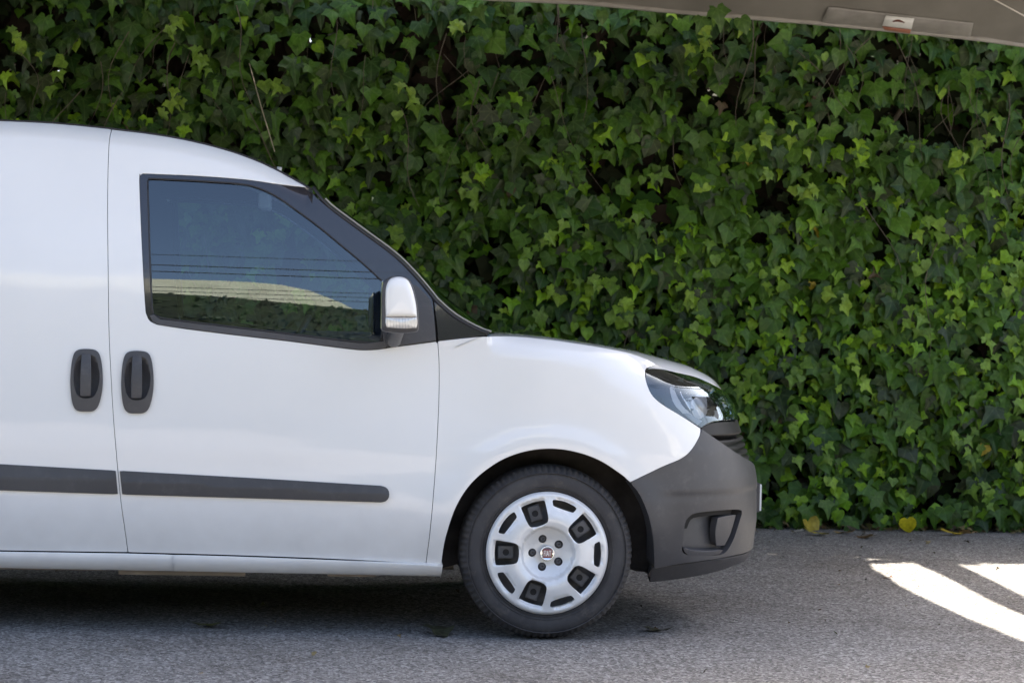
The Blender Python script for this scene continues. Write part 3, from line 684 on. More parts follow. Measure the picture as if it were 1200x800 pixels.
    link('badge_letters', strokes([(-.0125, b_, -.0125, t_), (-.0125, t_, -.008, t_), (-.0125, .001, -.009, .001), (-.0055, b_, -.0055, t_), (-.0025, b_, .001, t_), (.001, t_, .0045, b_), (-.001, -.003, .003, -.003), (.0095, b_, .0095, t_), (.006, t_, .013, t_)]), wh, M['white_print'])
    if flip: wh.scale = (1, -1, 1)
    return wh
w1 = make_wheel((0, .022, .3175))
def copy_wheel(w_, loc, rot=0, mir=False):
    c = w_.copy(); COL.objects.link(c); c.parent = van; c.location = loc
    if mir: c.rotation_euler = (0, 0, math.pi)
    for ch in w_.children:
        d = ch.copy(); COL.objects.link(d); d.parent = c
    return c
chs = [c for c in w1.children]
copy_wheel(w1, (-2.755, .022, .3175)); copy_wheel(w1, (0, 2*YC-.022, .3175), mir=True); copy_wheel(w1, (-2.755, 2*YC-.022, .3175), mir=True)
# --- door mirrors
def pillow(name, loop, ys, m, parent, mir=None, flipx=False):
    """loop: (x, z) outline; ys: list of (y, inset) stations from the inner end outwards"""
    P = np.asarray(loop, float)
    if area(P) < 0: P = P[::-1]
    c = P.mean(0); g = []
    for y, k in ys:
        q = c+(P-c)*k
        g.append([(a, y, b) for a, b in q])
    g.append([(c[0], ys[-1][0]-.0005, c[1])]*len(P))
    o = link(name, grid_me(name, g, closed_v=True, flip=False), parent, m, True)
    if mir is not None:
        g2 = [[(a, 2*YC-y, b) for a, y, b in r] for r in g]; link(name, grid_me(name, g2, closed_v=True, flip=True), mir, m, True)
    return o
MY = -.215
def mp(pxs): return [(at_y(a, b, MY).x, at_y(a, b, MY).z) for a, b in pxs]
cap = mp(closed([(451.5, 371), (451, 350), (452, 336), (456, 327.5), (463, 324.3), (471.5, 324.5), (478.5, 328.8), (483.5, 340), (487.3, 356), (488.7, 371)], 4))
cap = mp(path([(451.5, 371.5), (451, 350), (452, 336), (456, 327.5), (463, 324.3), (471.5, 324.5), (478.5, 328.8), (483.5, 340), (487.3, 356), (488.7, 371.5)], [(488.7, 371.5), (470, 371.2), (451.5, 371.5)], step=3))
hous = mp(closed([(447, 380), (447.3, 350), (448.5, 334), (453, 326.5), (462, 323.6), (472, 323.8), (480, 328), (485.5, 340), (489.5, 358), (491, 375), (490.5, 386), (486, 389.3), (470, 390.5), (452, 389), (447.5, 386)], 4))
lens = mp(path([(451.3, 371.3), (470, 371), (488.7, 371.3)], [(488.7, 371.3), (489, 379), (488, 384.5)], [(488, 384.5), (470, 385.2), (453, 384)], [(453, 384), (451, 379), (451.3, 371.3)], step=3))
dm = pillow('door_mirror', hous, [(-.06, .55), (-.075, .9), (-.12, 1.0), (-.215, 1.0), (-.232, .985), (-.239, .95)], M['plastic'], van, van)
dms = [o for o in van.children if o.name.startswith('door_mirror')]
pillow('mirror_cap', cap, [(-.13, 1.0), (-.225, 1.0), (-.243, .985), (-.252, .93), (-.257, .80), (-.2595, .5)], M['paint'], dms[0], dms[1])
pillow('mirror_indicator', lens, [(-.15, .99), (-.235, 1.0), (-.244, .97), (-.246, .90)], M['amber_clear'], dms[0], dms[1])
a0 = at_y(452, 395, -.01); 
for s_, dmo in ((1, dms[0]), (-1, dms[1])):
    Y_ = (lambda y: y if s_ == 1 else 2*YC-y)
    q = at_y(462, 398, -.03); q2 = at_y(466, 388, -.12)
    g = tube_pts([(q.x, Y_(.04), q.z), (q.x, Y_(-.03), q.z+.004), (q2.x, Y_(-.09), q2.z), (q2.x, Y_(-.14), q2.z+.02)], [.03, .028, .026, .026], 10)
    link('mirror_arm', grid_me('mirror_arm', g, closed_v=True), dmo, M['plastic'], True)
    # the glass itself faces the rear
    xr_ = at_y(448.2, 350, MY).x; zc_ = at_y(448, 356, MY).z
    link('mirror_glass', box_me('mirror_glass', xr_-.004, xr_+.002, min(Y_(-.21), Y_(-.09)), max(Y_(-.21), Y_(-.09)), zc_-.085, zc_+.08, .001), dmo, M['chrome'])
# --- cabin
link('dashboard', box_me('dashboard', -.86, -.42, .10, 1.73, .62, 1.07, .05, 4), van, M['trim_grey'], True)
for yc_ in (.47, 1.36):
    stt = link('seat', box_me('seat', -1.60, -1.12, yc_-.24, yc_+.24, .52, .68, .05, 3), van, M['seatcloth'], True)
    bk = box_me('seat_back', -.07, .07, yc_-.23, yc_+.23, 0, .50, .045, 3); o = link('seat_back', bk, stt, M['seatcloth'], True); o.location = (-1.62, 0, .62); o.rotation_euler = (0, rad(-12), 0)
    hr = box_me('head_rest', -.045, .045, yc_-.12, yc_+.12, .52, .70, .03, 3); o = link('head_rest', hr, stt, M['seatcloth'], True); o.location = (-1.63, 0, .62); o.rotation_euler = (0, rad(-8), 0)
# steering wheel (far side)
sw_ = [[(0, 0, 0)]*8 for _ in range(40)]
rim = []
for i in range(40):
    a = 2*math.pi*i/40; c = Vector((0, .18*math.cos(a), .18*math.sin(a))); n_ = Vector((0, math.cos(a), math.sin(a)))
    rim.append([c+n_*.014*math.cos(t)+Vector((1, 0, 0))*.014*math.sin(t) for t in [2*math.pi*j/8 for j in range(8)]])
sto = link('steering_wheel', grid_me('steering_wheel', rim, True, True), van, M['seal'], True); sto.location = (-.98, 1.36, 1.0); sto.rotation_euler = (0, rad(28), 0)
link('wheel_hub', box_me('wheel_hub', -.01, .04, -.17, .17, -.04, .04, .02), sto, M['seal'])
tube('steering_column', [(.02, 0, 0), (.3, 0, 0)], .03, M['seal'], sto, 8)
rm = at_y(312, 236, .9)
link('rear_view_mirror', box_me('rear_view_mirror', rm.x-.03, rm.x+.02, .80, 1.03, rm.z-.035, rm.z+.035, .015, 3), van, M['headliner'], True)
tube('mirror_stalk', [(rm.x, .915, rm.z), (rm.x+.04, .915, rm.z+.06), (rm.x+.05, .915, rm.z+.14)], .01, M['headliner'], van, 8)
for y0 in (.25, 1.1):
    v_ = link('sun_visor', box_me('sun_visor', -.10, .10, 0, .42, -.008, .008, .006), van, M['headliner']); v_.location = (rm.x-.03, y0, rm.z+.075); v_.rotation_euler = (0, rad(24), 0)
# inner door cards: lower half of each door, seen through the glass
for s_ in (0, 1):
    y_ = .075 if not s_ else 2*YC-.075
    link('door_card', box_me('door_card', -1.55, -.62, y_-.02, y_+.02, .40, 1.10, .01), door if not s_ else door2, M['trim_grey'])
# --- number plate and badge on the nose
pp = at_y(890, 562, YC); pq = at_y(890, 592, YC)
link('number_plate', box_me('number_plate', float(xnose(.6))+.006, float(xnose(.6))+.014, YC-.26, YC+.26, pq.z, pp.z, .002), van, M['plate'])
link('plate_holder', box_me('plate_holder', float(xnose(.6))-.03, float(xnose(.6))+.006, YC-.265, YC+.265, pq.z-.005, pp.z+.005, .003), van, M['plastic'])
# number plate screws the plate to the bumper; windscreen wipers rest on the scuttle
for ya, yb in ((.35, .95), (.95, 1.5)):
    r_ = rows
    tube('wiper', [(-.26, ya, 1.115), (-.32, (ya+yb)/2, 1.145), (-.36, yb, 1.16)], .006, M['seal'], van, 6)

# ================================================================== GROUND
asp = mat('asphalt', rough=.88, spec=.25)
def _asp(m):
    g = N(m, 'ShaderNodeNewGeometry'); P = g.outputs['Position']
    n1 = N(m, 'ShaderNodeTexNoise', Scale=130.0, Detail=3.0, Roughness=.7); L(m, P, n1.inputs['Vector'])
    v = N(m, 'ShaderNodeTexVoronoi', Scale=105.0); L(m, P, v.inputs['Vector'])
    n2 = N(m, 'ShaderNodeTexNoise', Scale=1.3, Detail=6.0, Roughness=.6); L(m, P, n2.inputs['Vector'])
    r = ramp(m, [(.18, (.08, .076, .071)), (.45, (.175, .168, .158)), (.62, (.24, .23, .218)), (.88, (.44, .43, .41))])
    sx_ = N(m, 'ShaderNodeSeparateColor'); L(m, v.outputs['Color'], sx_.inputs[0])
    a = N(m, 'ShaderNodeMix', data_type='FLOAT'); a.inputs[0].default_value = .55; L(m, n1.outputs['Fac'], a.inputs[2]); L(m, sx_.outputs[0], a.inputs[3])
    L(m, a.outputs[0], r.inputs[0])
    n5 = N(m, 'ShaderNodeTexNoise', Scale=5.5, Detail=8.0, Roughness=.65); L(m, P, n5.inputs['Vector'])
    r5 = ramp(m, [(.30, (.62, .60, .58)), (.40, (1, 1, 1))]); L(m, n5.outputs['Fac'], r5.inputs[0])
    st = ramp(m, [(.28, (.74, .71, .68)), (.5, (.97, .96, .95)), (.7, (1.08, 1.08, 1.08))]); L(m, n2.outputs['Fac'], st.inputs[0])
    mx = N(m, 'ShaderNodeMix', data_type='RGBA', blend_type='MULTIPLY'); mx.inputs[0].default_value = 1; L(m, r.outputs[0], mx.inputs[6]); L(m, st.outputs[0], mx.inputs[7])
    mx5 = N(m, 'ShaderNodeMix', data_type='RGBA', blend_type='MULTIPLY'); mx5.inputs[0].default_value = 1; L(m, mx.outputs[2], mx5.inputs[6]); L(m, r5.outputs[0], mx5.inputs[7])
    L(m, mx5.outputs[2], B(m).inputs['Base Color'])
    bp = N(m, 'ShaderNodeBump', Strength=.6, Distance=.004); L(m, n1.outputs['Fac'], bp.inputs['Height']); L(m, bp.outputs[0], B(m).inputs['Normal'])
_asp(asp)
gr = link('ground', mesh('ground', [(-600, -600, -.014), (600, -600, -.014), (600, 600, -.014), (-600, 600, -.014)], [(0, 1, 2, 3)]), None, asp, kind='structure')
XA, XB, YA, YB = -2.3, 3.7, -1.8, 5.2
st_ = .0105; nx_ = int((XB-XA)/st_); ny_ = int((YB-YA)/st_)
xs = np.linspace(XA, XB, nx_); ys = np.linspace(YA, YB, ny_); gx, gy = np.meshgrid(xs, ys)
gx = gx+rng.uniform(-.003, .003, gx.shape); gy = gy+rng.uniform(-.003, .003, gy.shape)
def smoothn(sh, k, amp):
    a = rng.normal(size=(sh[0]//k+3, sh[1]//k+3)); yi = np.arange(sh[0])/k; xi = np.arange(sh[1])/k
    y0 = yi.astype(int); x0 = xi.astype(int); fy = (yi-y0)[:, None]; fx = (xi-x0)[None]; fy = fy*fy*(3-2*fy); fx = fx*fx*(3-2*fx)
    return amp*((a[y0][:, x0]*(1-fy)+a[y0+1][:, x0]*fy)*(1-fx)+(a[y0][:, x0+1]*(1-fy)+a[y0+1][:, x0+1]*fy)*fx)
gz = rng.normal(size=gx.shape)*.0011+smoothn(gx.shape, 3, .0006)+smoothn(gx.shape, 40, .0012)
gz = np.clip(gz, -.007, .0055)-.003
ed_ = np.minimum(np.minimum(gx-XA, XB-gx), np.minimum(gy-YA, YB-gy)); gz -= .008*np.clip(1-ed_/.06, 0, 1)
V = np.stack([gx, gy, gz], -1).reshape(-1, 3).astype(np.float32)
ii = (np.arange(ny_-1)[:, None]*nx_+np.arange(nx_-1)[None]).ravel(); Q = np.stack([ii, ii+1, ii+nx_+1, ii+nx_], 1).astype(np.int32)
def fast_mesh(name, V, Q, k=4):
    me = bpy.data.meshes.new(name); me.vertices.add(len(V)); me.vertices.foreach_set('co', np.ascontiguousarray(V, np.float32).ravel())
    me.loops.add(len(Q)*k); me.loops.foreach_set('vertex_index', np.ascontiguousarray(Q, np.int32).ravel())
    me.polygons.add(len(Q)); me.polygons.foreach_set('loop_start', np.arange(0, len(Q)*k, k, dtype=np.int32))
    me.update(calc_edges=True); return me
link('asphalt', fast_mesh('asphalt', V, Q), None, asp, True, 'structure')

# ================================================================== IVY
HY = at_z(900, 618).y+.02; HTOP = 3.46
leafm = bpy.data.materials.new('ivy_leaf'); leafm.use_nodes = True
def _leaf(m):
    b = B(m); at = N(m, 'ShaderNodeAttribute', attribute_name='tint'); uv = N(m, 'ShaderNodeAttribute', attribute_name='leafuv')
    s = N(m, 'ShaderNodeSeparateXYZ'); L(m, uv.outputs['Vector'], s.inputs[0])
    # radiating veins: angle folded five times round the stalk
    an = N(m, 'ShaderNodeMath', operation='ARCTAN2'); L(m, s.outputs[0], an.inputs[0]); L(m, s.outputs[1], an.inputs[1])
    md = N(m, 'ShaderNodeMath', operation='PINGPONG'); L(m, an.outputs[0], md.inputs[0]); md.inputs[1].default_value = .42
    ln = N(m, 'ShaderNodeVectorMath', operation='LENGTH'); L(m, uv.outputs['Vector'], ln.inputs[0])
    mu = N(m, 'ShaderNodeMath', operation='MULTIPLY'); L(m, md.outputs[0], mu.inputs[0]); L(m, ln.outputs['Value'], mu.inputs[1])
    mr = N(m, 'ShaderNodeMapRange'); L(m, mu.outputs[0], mr.inputs[0]); mr.inputs[1].default_value = .008; mr.inputs[2].default_value = .04; mr.inputs[3].default_value = .5; mr.inputs[4].default_value = 0
    br = N(m, 'ShaderNodeMix', data_type='RGBA', blend_type='ADD'); L(m, mr.outputs[0], br.inputs[0]); L(m, at.outputs['Color'], br.inputs[6]); br.inputs[7].default_value = (.05, .06, .025, 1)
    g = N(m, 'ShaderNodeNewGeometry'); n = N(m, 'ShaderNodeTexNoise', Scale=45.0, Detail=4.0); L(m, g.outputs['Position'], n.inputs['Vector'])
    r = ramp(m, [(.3, (.72, .72, .72)), (.7, (1.2, 1.2, 1.2))]); L(m, n.outputs['Fac'], r.inputs[0])
    mx = N(m, 'ShaderNodeMix', data_type='RGBA', blend_type='MULTIPLY'); mx.inputs[0].default_value = 1; L(m, br.outputs[2], mx.inputs[6]); L(m, r.outputs[0], mx.inputs[7])
    L(m, mx.outputs[2], b.inputs['Base Color']); b.inputs['Roughness'].default_value = .42; b.inputs['Specular IOR Level'].default_value = .28
    o = [q for q in m.node_tree.nodes if q.type == 'OUTPUT_MATERIAL'][0]
    t = N(m, 'ShaderNodeBsdfTranslucent'); L(m, mx.outputs[2], t.inputs[0]); ms = N(m, 'ShaderNodeMixShader'); ms.inputs[0].default_value = .13
    L(m, b.outputs[0], ms.inputs[1]); L(m, t.outputs[0], ms.inputs[2]); L(m, ms.outputs[0], o.inputs[0])
_leaf(leafm)
half = {
 'ivy': [(0, .02), (.12, .15), (.32, .19), (.35, .04), (.48, -.05), (.62, -.24), (.40, -.31), (.24, -.42), (.16, -.66), (0, -1.0)],
 'heart': [(0, .02), (.14, .14), (.32, .12), (.43, -.02), (.47, -.2), (.43, -.38), (.33, -.54), (.22, -.68), (.10, -.80), (0, -.90)],
 'star': [(0, .02), (.10, .16), (.30, .24), (.30, .04), (.52, -.06), (.66, -.26), (.38, -.30), (.20, -.46), (.15, -.72), (0, -1.08)],
 'broad': [(0, .02), (.16, .12), (.38, .14), (.46, .0), (.60, -.18), (.50, -.34), (.36, -.44), (.28, -.56), (.14, -.72), (0, -.86)],
}
def leaf_proto(kind, cup, droop, wob, asym):
    h = half[kind]; right = h; left = [(-x*asym, z) for x, z in h[1:-1]][::-1]; out = np.array(right+left)
    c = np.array([0, -.22]); n = len(out); mid = c+(out-c)*.52
    P = np.vstack([[c], mid, out])
    x, z = P[:, 0], P[:, 1]; r = np.hypot(x, z-c[1])
    y = -cup*np.abs(x)+droop*(np.clip(-z, 0, 2)**2)+.10*r*r+wob*np.sin(7*np.arctan2(z-c[1], x))*r*r
    V = np.stack([x, y, z], 1); F_ = []
    for i in range(n):
        j = (i+1) % n; F_ += [(0, 1+j, 1+i), (1+i, 1+j, 1+n+j), (1+i, 1+n+j, 1+n+i)]
    return V, np.array(F_), P
protos = [leaf_proto(k, c, d, w_, a) for k, c, d, w_, a in [('ivy', .16, .16, .10, 1), ('ivy', .05, .25, .16, .9), ('heart', .2, .2, .08, 1.05), ('star', .04, .12, .12, .95), ('star', .14, .2, .12, 1), ('broad', .1, .22, .14, 1.05), ('broad', .22, .1, .1, .92), ('ivy', .3, .3, .1, 1.1), ('star', .3, -.12, .2, .9), ('ivy', .35, .1, .05, .85), ('star', -.12, .3, .2, 1.1), ('ivy', -.1, .1, .22, 1.0)]]
def bumpy(x, z):
    p = Vector((x*1.1, z*1.1, 3.7)); q = Vector((x*3.4, z*3.4, 9.1))
    return mn.noise(p)*.13+mn.noise(q)*.07
def tone(x, z, depth):
    n_ = mn.noise(Vector((x*1.6+5, z*1.6, 1)))+.6*mn.noise(Vector((x*5+9, z*5, 2)))
    u = random.random()
    rgt = min(max((x+.3)/1.8, 0), 1)*min(max((2.45-z)/.6, 0), 1)
    young = (.11+.24*max(0, n_)+.17*rgt)*(1-.7*min(1, max(0, (z-1.85)/.5)))  # young tones cut back high up, putting the canopy's shade into leaf colour
    if u < .0015: c = (.40, .30, .03)
    elif u < .006: c = (.09, .06, .03)
    elif u < .012+young: c = random.choice([(.17, .32, .012), (.13, .27, .012), (.22, .37, .02)])
    elif u < .50+.3*rgt: c = random.choice([(.052, .125, .010), (.070, .155, .012), (.060, .135, .014)])
    elif u < .90: c = random.choice([(.022, .062, .010), (.030, .072, .012), (.036, .066, .012)])
    else: c = random.choice([(.034, .062, .026), (.042, .064, .026), (.050, .066, .028)])
    k = random.uniform(.75, 1.25)
    return (c[0]*k, c[1]*k, c[2]*k), (0 if u >= .012+young else 1)
def rotm(nrm, roll):
    """leaf frame: local -y looks along nrm, local -z (tip) hangs down, then rolled"""
    yv = -nrm; zv = Vector((0, 0, 1)); zv = (zv-yv*zv.dot(yv)).normalized(); xv = yv.cross(zv)
    R_ = Matrix((xv, yv, zv)).transposed()
    return R_ @ Matrix.Rotation(roll, 3, 'Y')
specs = []
X1, X2 = -6.2, 6.4
def add_leaf(x, z, depth, size, young, c, out=0.0, tilt=None):
    b = bumpy(x, z); y = HY+b+depth-out
    nrm = Vector((random.gauss(0, .38), -1, random.gauss(.28, .33) if tilt is None else tilt)).normalized()
    specs.append((Vector((x, y, z)), rotm(nrm, random.gauss(0, .5)), size, random.randrange(len(protos)), c, depth-out))
area_ = (X2-X1)*HTOP
for i in range(int(area_*600)):
    x = random.uniform(X1, X2); z = random.uniform(.05, HTOP)
    # thinner growth near the top and in a few hollows
    hol = mn.noise(Vector((x*2.3, z*2.3, 21)))
    if z > 1.9 and random.random() < .56*max(0, min(1, (z-1.95)/.5)): continue
    if hol > .28 and random.random() < .75: continue
    depth = abs(random.gauss(0, .07))
    if hol > .28: depth += .12
    c, yg = tone(x, z, depth)
    size = random.uniform(.050, .085) if yg else random.choice([random.uniform(.055, .09), random.uniform(.08, .12), random.uniform(.09, .155)])
    add_leaf(x, z, depth, size, yg, c)
for i in range(int(area_*14)):      # sprays of fresh growth standing proud
    x = random.uniform(X1, X2); z = random.uniform(.15, HTOP)
    if random.random() > .25+.5*min(max((x+.3)/1.8, 0), 1)*min(max((2.5-z)/.7, .15), 1): continue
    k = random.choice([(.20, .32, .03), (.15, .26, .03), (.12, .22, .03)])
    for j in range(random.randint(2, 5)):
        q = random.uniform(.8, 1.2); add_leaf(x+random.gauss(0, .045), z+random.gauss(0, .045), 0, random.uniform(.045, .08), 1, tuple(v*q for v in k), out=random.uniform(.03, .09))
for i in range(int(area_*620)):     # inner and back growth, brown, coloured darker to deepen the shaded gaps
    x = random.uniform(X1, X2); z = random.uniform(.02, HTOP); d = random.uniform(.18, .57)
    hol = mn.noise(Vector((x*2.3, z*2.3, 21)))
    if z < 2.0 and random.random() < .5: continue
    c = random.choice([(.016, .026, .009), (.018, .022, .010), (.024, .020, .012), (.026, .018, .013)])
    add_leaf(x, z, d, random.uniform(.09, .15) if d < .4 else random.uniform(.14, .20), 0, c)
for i in range(int((X2-X1)*.45*900)):     # crown of the hedge, above the canopy hem
    x = random.uniform(X1, X2); add_leaf(x, random.uniform(2.98, HTOP), random.uniform(-.02, .5), random.uniform(.08, .13), 0, (.045, .10, .015))
for i in range(170):               # top fringe and foot
    x = random.uniform(X1, X2); add_leaf(x, HTOP+random.uniform(-.05, .14), random.uniform(0, .4), random.uniform(.07, .12), 0, (.05, .1, .02))
for i in range(420):
    x = random.uniform(X1, X2); c, yg = tone(x, .1, 0); add_leaf(x, random.uniform(.05, .20), random.uniform(-.12, .02), random.uniform(.07, .12), 0, c)
CH = at_y(540, 0, 4.3)
for px, py, s_ in ((840, 10, .13), (868, 22, .10), (705, 14, .08), (822, 22, .09), (560, 10, .09), (984, 60, .1)):   # leaves that hang over the canopy hem
    p = at_y(px, py, 4.18); specs.append((p, rotm(Vector((random.gauss(0, .2), -1, .2)).normalized(), random.gauss(0, .3)), s_, random.randrange(4), (.07, .14, .03), -.3))
# the largest leaves in view become objects of their own
def proj(p):
    d = p-CAM; w_ = d.dot(fwd); return 600+F*d.dot(RT)/w_, 400-F*d.dot(UP)/w_
def score(sp):
    p, R_, s_, k, c, dep = sp; px, py = proj(p)
    if not (5 < px < 1195 and 5 < py < 612): return -9
    if px < 860 and py > 140+max(0, (px-150))*.42 and not (px > 560 and py < 385): return -9
    return s_-max(0, dep)*1.6+random.uniform(-.02, .02)
order = sorted(range(len(specs)), key=lambda i: -score(specs[i])); front = order[:298]; rest = order[298:]
ivy = thing('ivy_hedge', 'tall dense green ivy hedge all along behind the van', 'hedge', (.5, HY, 0))
IV = Vector((.5, HY, 0))
def put_attr(me, tints, uvs):
    a = me.attributes.new('tint', 'FLOAT_COLOR', 'POINT'); a.data.foreach_set('color', np.ascontiguousarray(tints, np.float32).ravel())
    a = me.attributes.new('leafuv', 'FLOAT_VECTOR', 'POINT'); a.data.foreach_set('vector', np.ascontiguousarray(uvs, np.float32).ravel())
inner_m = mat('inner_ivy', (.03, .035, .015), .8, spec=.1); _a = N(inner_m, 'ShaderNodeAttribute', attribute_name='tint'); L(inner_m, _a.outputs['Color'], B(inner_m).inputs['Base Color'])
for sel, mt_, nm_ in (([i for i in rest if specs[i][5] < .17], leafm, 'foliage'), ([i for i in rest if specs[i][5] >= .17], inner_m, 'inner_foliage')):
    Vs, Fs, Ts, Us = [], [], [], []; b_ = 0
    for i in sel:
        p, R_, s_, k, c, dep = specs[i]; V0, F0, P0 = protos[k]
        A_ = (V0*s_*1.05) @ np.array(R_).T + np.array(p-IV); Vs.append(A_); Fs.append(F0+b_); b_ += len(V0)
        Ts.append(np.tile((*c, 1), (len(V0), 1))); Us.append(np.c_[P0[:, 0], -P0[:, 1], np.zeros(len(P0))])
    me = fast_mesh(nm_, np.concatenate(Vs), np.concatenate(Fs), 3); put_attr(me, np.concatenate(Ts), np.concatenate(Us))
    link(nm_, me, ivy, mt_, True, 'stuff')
pal = {}
for n_, i in enumerate(front):
    p, R_, s_, k, c, dep = specs[i]; key = (k, tuple(round(v*40)/40 if v > .03 else round(v*80)/80 for v in c))
    if key not in pal:
        V0, F0, P0 = protos[k]; me = fast_mesh('leaf', V0, F0, 3); put_attr(me, np.tile((*c, 1), (len(V0), 1)), np.c_[P0[:, 0], -P0[:, 1], np.zeros(len(P0))]); me.materials.append(leafm); me.shade_smooth(); pal[key] = me
    o = bpy.data.objects.new('leaf', pal[key]); COL.objects.link(o); o.parent = ivy; m4 = R_.to_4x4() @ Matrix.Scale(s_*1.05, 4); m4.translation = p-IV; o.matrix_local = m4
# stems
bark = noisy(mat('vine_bark', rough=.85), 30, (.06, .05, .035), (.14, .115, .08), .002, 120)
for i in range(110):
    x = random.uniform(-2.8, 3.4); z = random.uniform(2.3, 3.15) if i < 84 else random.uniform(.5, 2.0); n_ = 9; y = HY+random.uniform(-.07, .14); pts = []
    dx = random.gauss(0, .35); ln = random.uniform(.25, .8); ph = random.uniform(0, 6)
    for k in range(n_):
        t = k/(n_-1); pts.append((x+dx*t*ln+.04*math.sin(ph+5*t)-IV.x, y+.04*math.sin(ph*2+4*t)+bumpy(x, z)*.7-IV.y, z-ln*t))
    r0_ = random.uniform(.0015, .0038); tube('vine', pts, [r0_*(1-.5*k/(n_-1)) for k in range(n_)], bark, ivy, 5)
for i in range(11):
    x = X1+.6+i*1.15; pts = [(x+random.gauss(0, .08)-IV.x, HY+.32+random.gauss(0, .03)-IV.y, z) for z in np.linspace(0, HTOP-.1, 9)]
    tube('trunk', pts, [.035-.025*k/8 for k in range(9)], bark, ivy, 7)
p0, p1, p2 = at_y(292, 74, 4.2), at_y(306, 125, 4.22), at_y(322, 178, 4.25)
tube('dry_stalk', [p0-IV, p1-IV, p2-IV], [.0015, .003, .003], mat('dry_stalk', (.35, .31, .24), .8), ivy, 5)
# unseen wall added behind the ivy to block light through its gaps
wall = link('light_stop_wall', box_me('light_stop_wall', X1-4, X2+3, HY+.62, HY+.82, 0, 2.2, .01), None, noisy(mat('wall_render', rough=.9), 3, (.10, .085, .07), (.16, .14, .115), .004, 40))
tag(wall, 'unseen dark rendered wall added behind the ivy to stop light leaking through', 'wall')

# ================================================================== CANOPY
fab = noisy(mat('canopy_fabric', rough=.75, spec=.3), 5, (.20, .185, .165), (.25, .235, .21), .0006, 900)
def _fab(m):
    b = B(m); o = [q for q in m.node_tree.nodes if q.type == 'OUTPUT_MATERIAL'][0]; t = N(m, 'ShaderNodeBsdfTranslucent'); t.inputs[0].default_value = (.22, .18, .13, 1)
    ms = N(m, 'ShaderNodeMixShader'); ms.inputs[0].default_value = .05; L(m, b.outputs[0], ms.inputs[1]); L(m, t.outputs[0], ms.inputs[2]); L(m, ms.outputs[0], o.inputs[0])
_fab(fab)
CY = HY-.16
hp = [at_y(px, py, CY) for px, py in [(540, -1), (688, 5.5), (771, 14), (870, 22), (963, 29.5), (1140, 46.5), (1200, 55.5)]]
hx = [-7]+[p.x for p in hp]+[8]; hz = [hp[0].z+(hp[0].x+7)*.07]+[p.z for p in hp]+[hp[-1].z-.35]
def zhem(x): return float(np.interp(x, hx, hz))
def zcan(x, y):      # steep valance next to the hem, nearly level beyond
    d = max(0, CY-y); return zhem(x)+.014+.62*min(d, .42)+.03*max(0, d-.42)
def at_can(px, py, off=.0):
    a, b = 2.2, CY
    for _ in range(40):
        c = (a+b)/2; p = at_y(px, py, c)
        if p.z > zcan(p.x, c)-off: b = c
        else: a = c
    p = at_y(px, py, a); return p
kx, ky = SUNV.x/SUNV.z, SUNV.y/SUNV.z
def up_to_canopy(p):
    z = 2.5
    for _ in range(25): q = (p.x+kx*z, p.y+ky*z); z = zcan(*q)
    return q
edgeL = [up_to_canopy(at_z(*q)) for q in [(1017, 654), (1036, 672), (1056, 686), (1088, 701), (1132, 722), (1198, 749)]]
edgeM = [up_to_canopy(at_z(*q)) for q in [(1065, 653), (1100, 671), (1152, 698), (1200, 720)]]
edgeN = [up_to_canopy(at_z(*q)) for q in [(1111, 654), (1140, 668), (1198, 696)]]
def ex(ed, y):
    e = sorted([(b, a) for a, b in ed]); ys_ = [q[0] for q in e]; xs_ = [q[1] for q in e]
    if y < ys_[0]: return xs_[0]+(xs_[1]-xs_[0])/(ys_[1]-ys_[0])*(y-ys_[0])*.6
    return float(np.interp(y, ys_, xs_))
can = thing('shade_canopy', 'grey fabric shade canopy hanging over the van, its hem at top right', 'canopy', (0, 2, 0))
CO = Vector((0, 2, 0))
near = up_to_canopy(at_z(1100, 800.5))[1]
def ynear(x): return near-1.5*sstep((2.0-x)/1.6)
g = []
for j in range(30):
    v = 1-(1-j/29)**2.0; row = []
    for i in range(60):
        u = i/59; yy_ = ynear(2.2)+(CY-ynear(2.2))*v; x = -6.5+(ex(edgeL, yy_)+6.5)*u; yn = ynear(x); y = yn+(CY-yn)*v
        row.append((x, y-CO.y, zcan(x, y)+.004*math.sin(x*9+y*3)))
    g.append(row)
def thick_sheet(name, g, t, m, parent):
    g = np.array(g, float); n, k_ = g.shape[:2]; lo = g.copy(); lo[..., 2] -= t
    V = np.concatenate([g.reshape(-1, 3), lo.reshape(-1, 3)]); o = n*k_; Fc = []
    for i in range(n-1):
        for j in range(k_-1):
            a = i*k_+j; Fc.append((a, a+1, a+k_+1, a+k_)); Fc.append((o+a, o+a+k_, o+a+k_+1, o+a+1))
    for i in range(n-1): 
        for a, b2 in ((i*k_, (i+1)*k_), ((i+1)*k_+k_-1, i*k_+k_-1)): Fc.append((a, b2, b2+o, a+o))
    for j in range(k_-1):
        for a, b2 in ((j+1, j), ((n-1)*k_+j, (n-1)*k_+j+1)): Fc.append((a, b2, b2+o, a+o))
    return link(name, mesh(name, V, Fc), parent, m, True)
thick_sheet('canopy_sheet', g, .003, fab, can)
# strap between the two openings
g = []
for j in range(16):
    y = near-.6+(CY-near+.6)*j/15; g.append([(ex(edgeM, y), y-CO.y, zcan(ex(edgeM, y), y)), (ex(edgeN, y), y-CO.y, zcan(ex(edgeN, y), y))])
thick_sheet('canopy_strap', g, .004, fab, can)
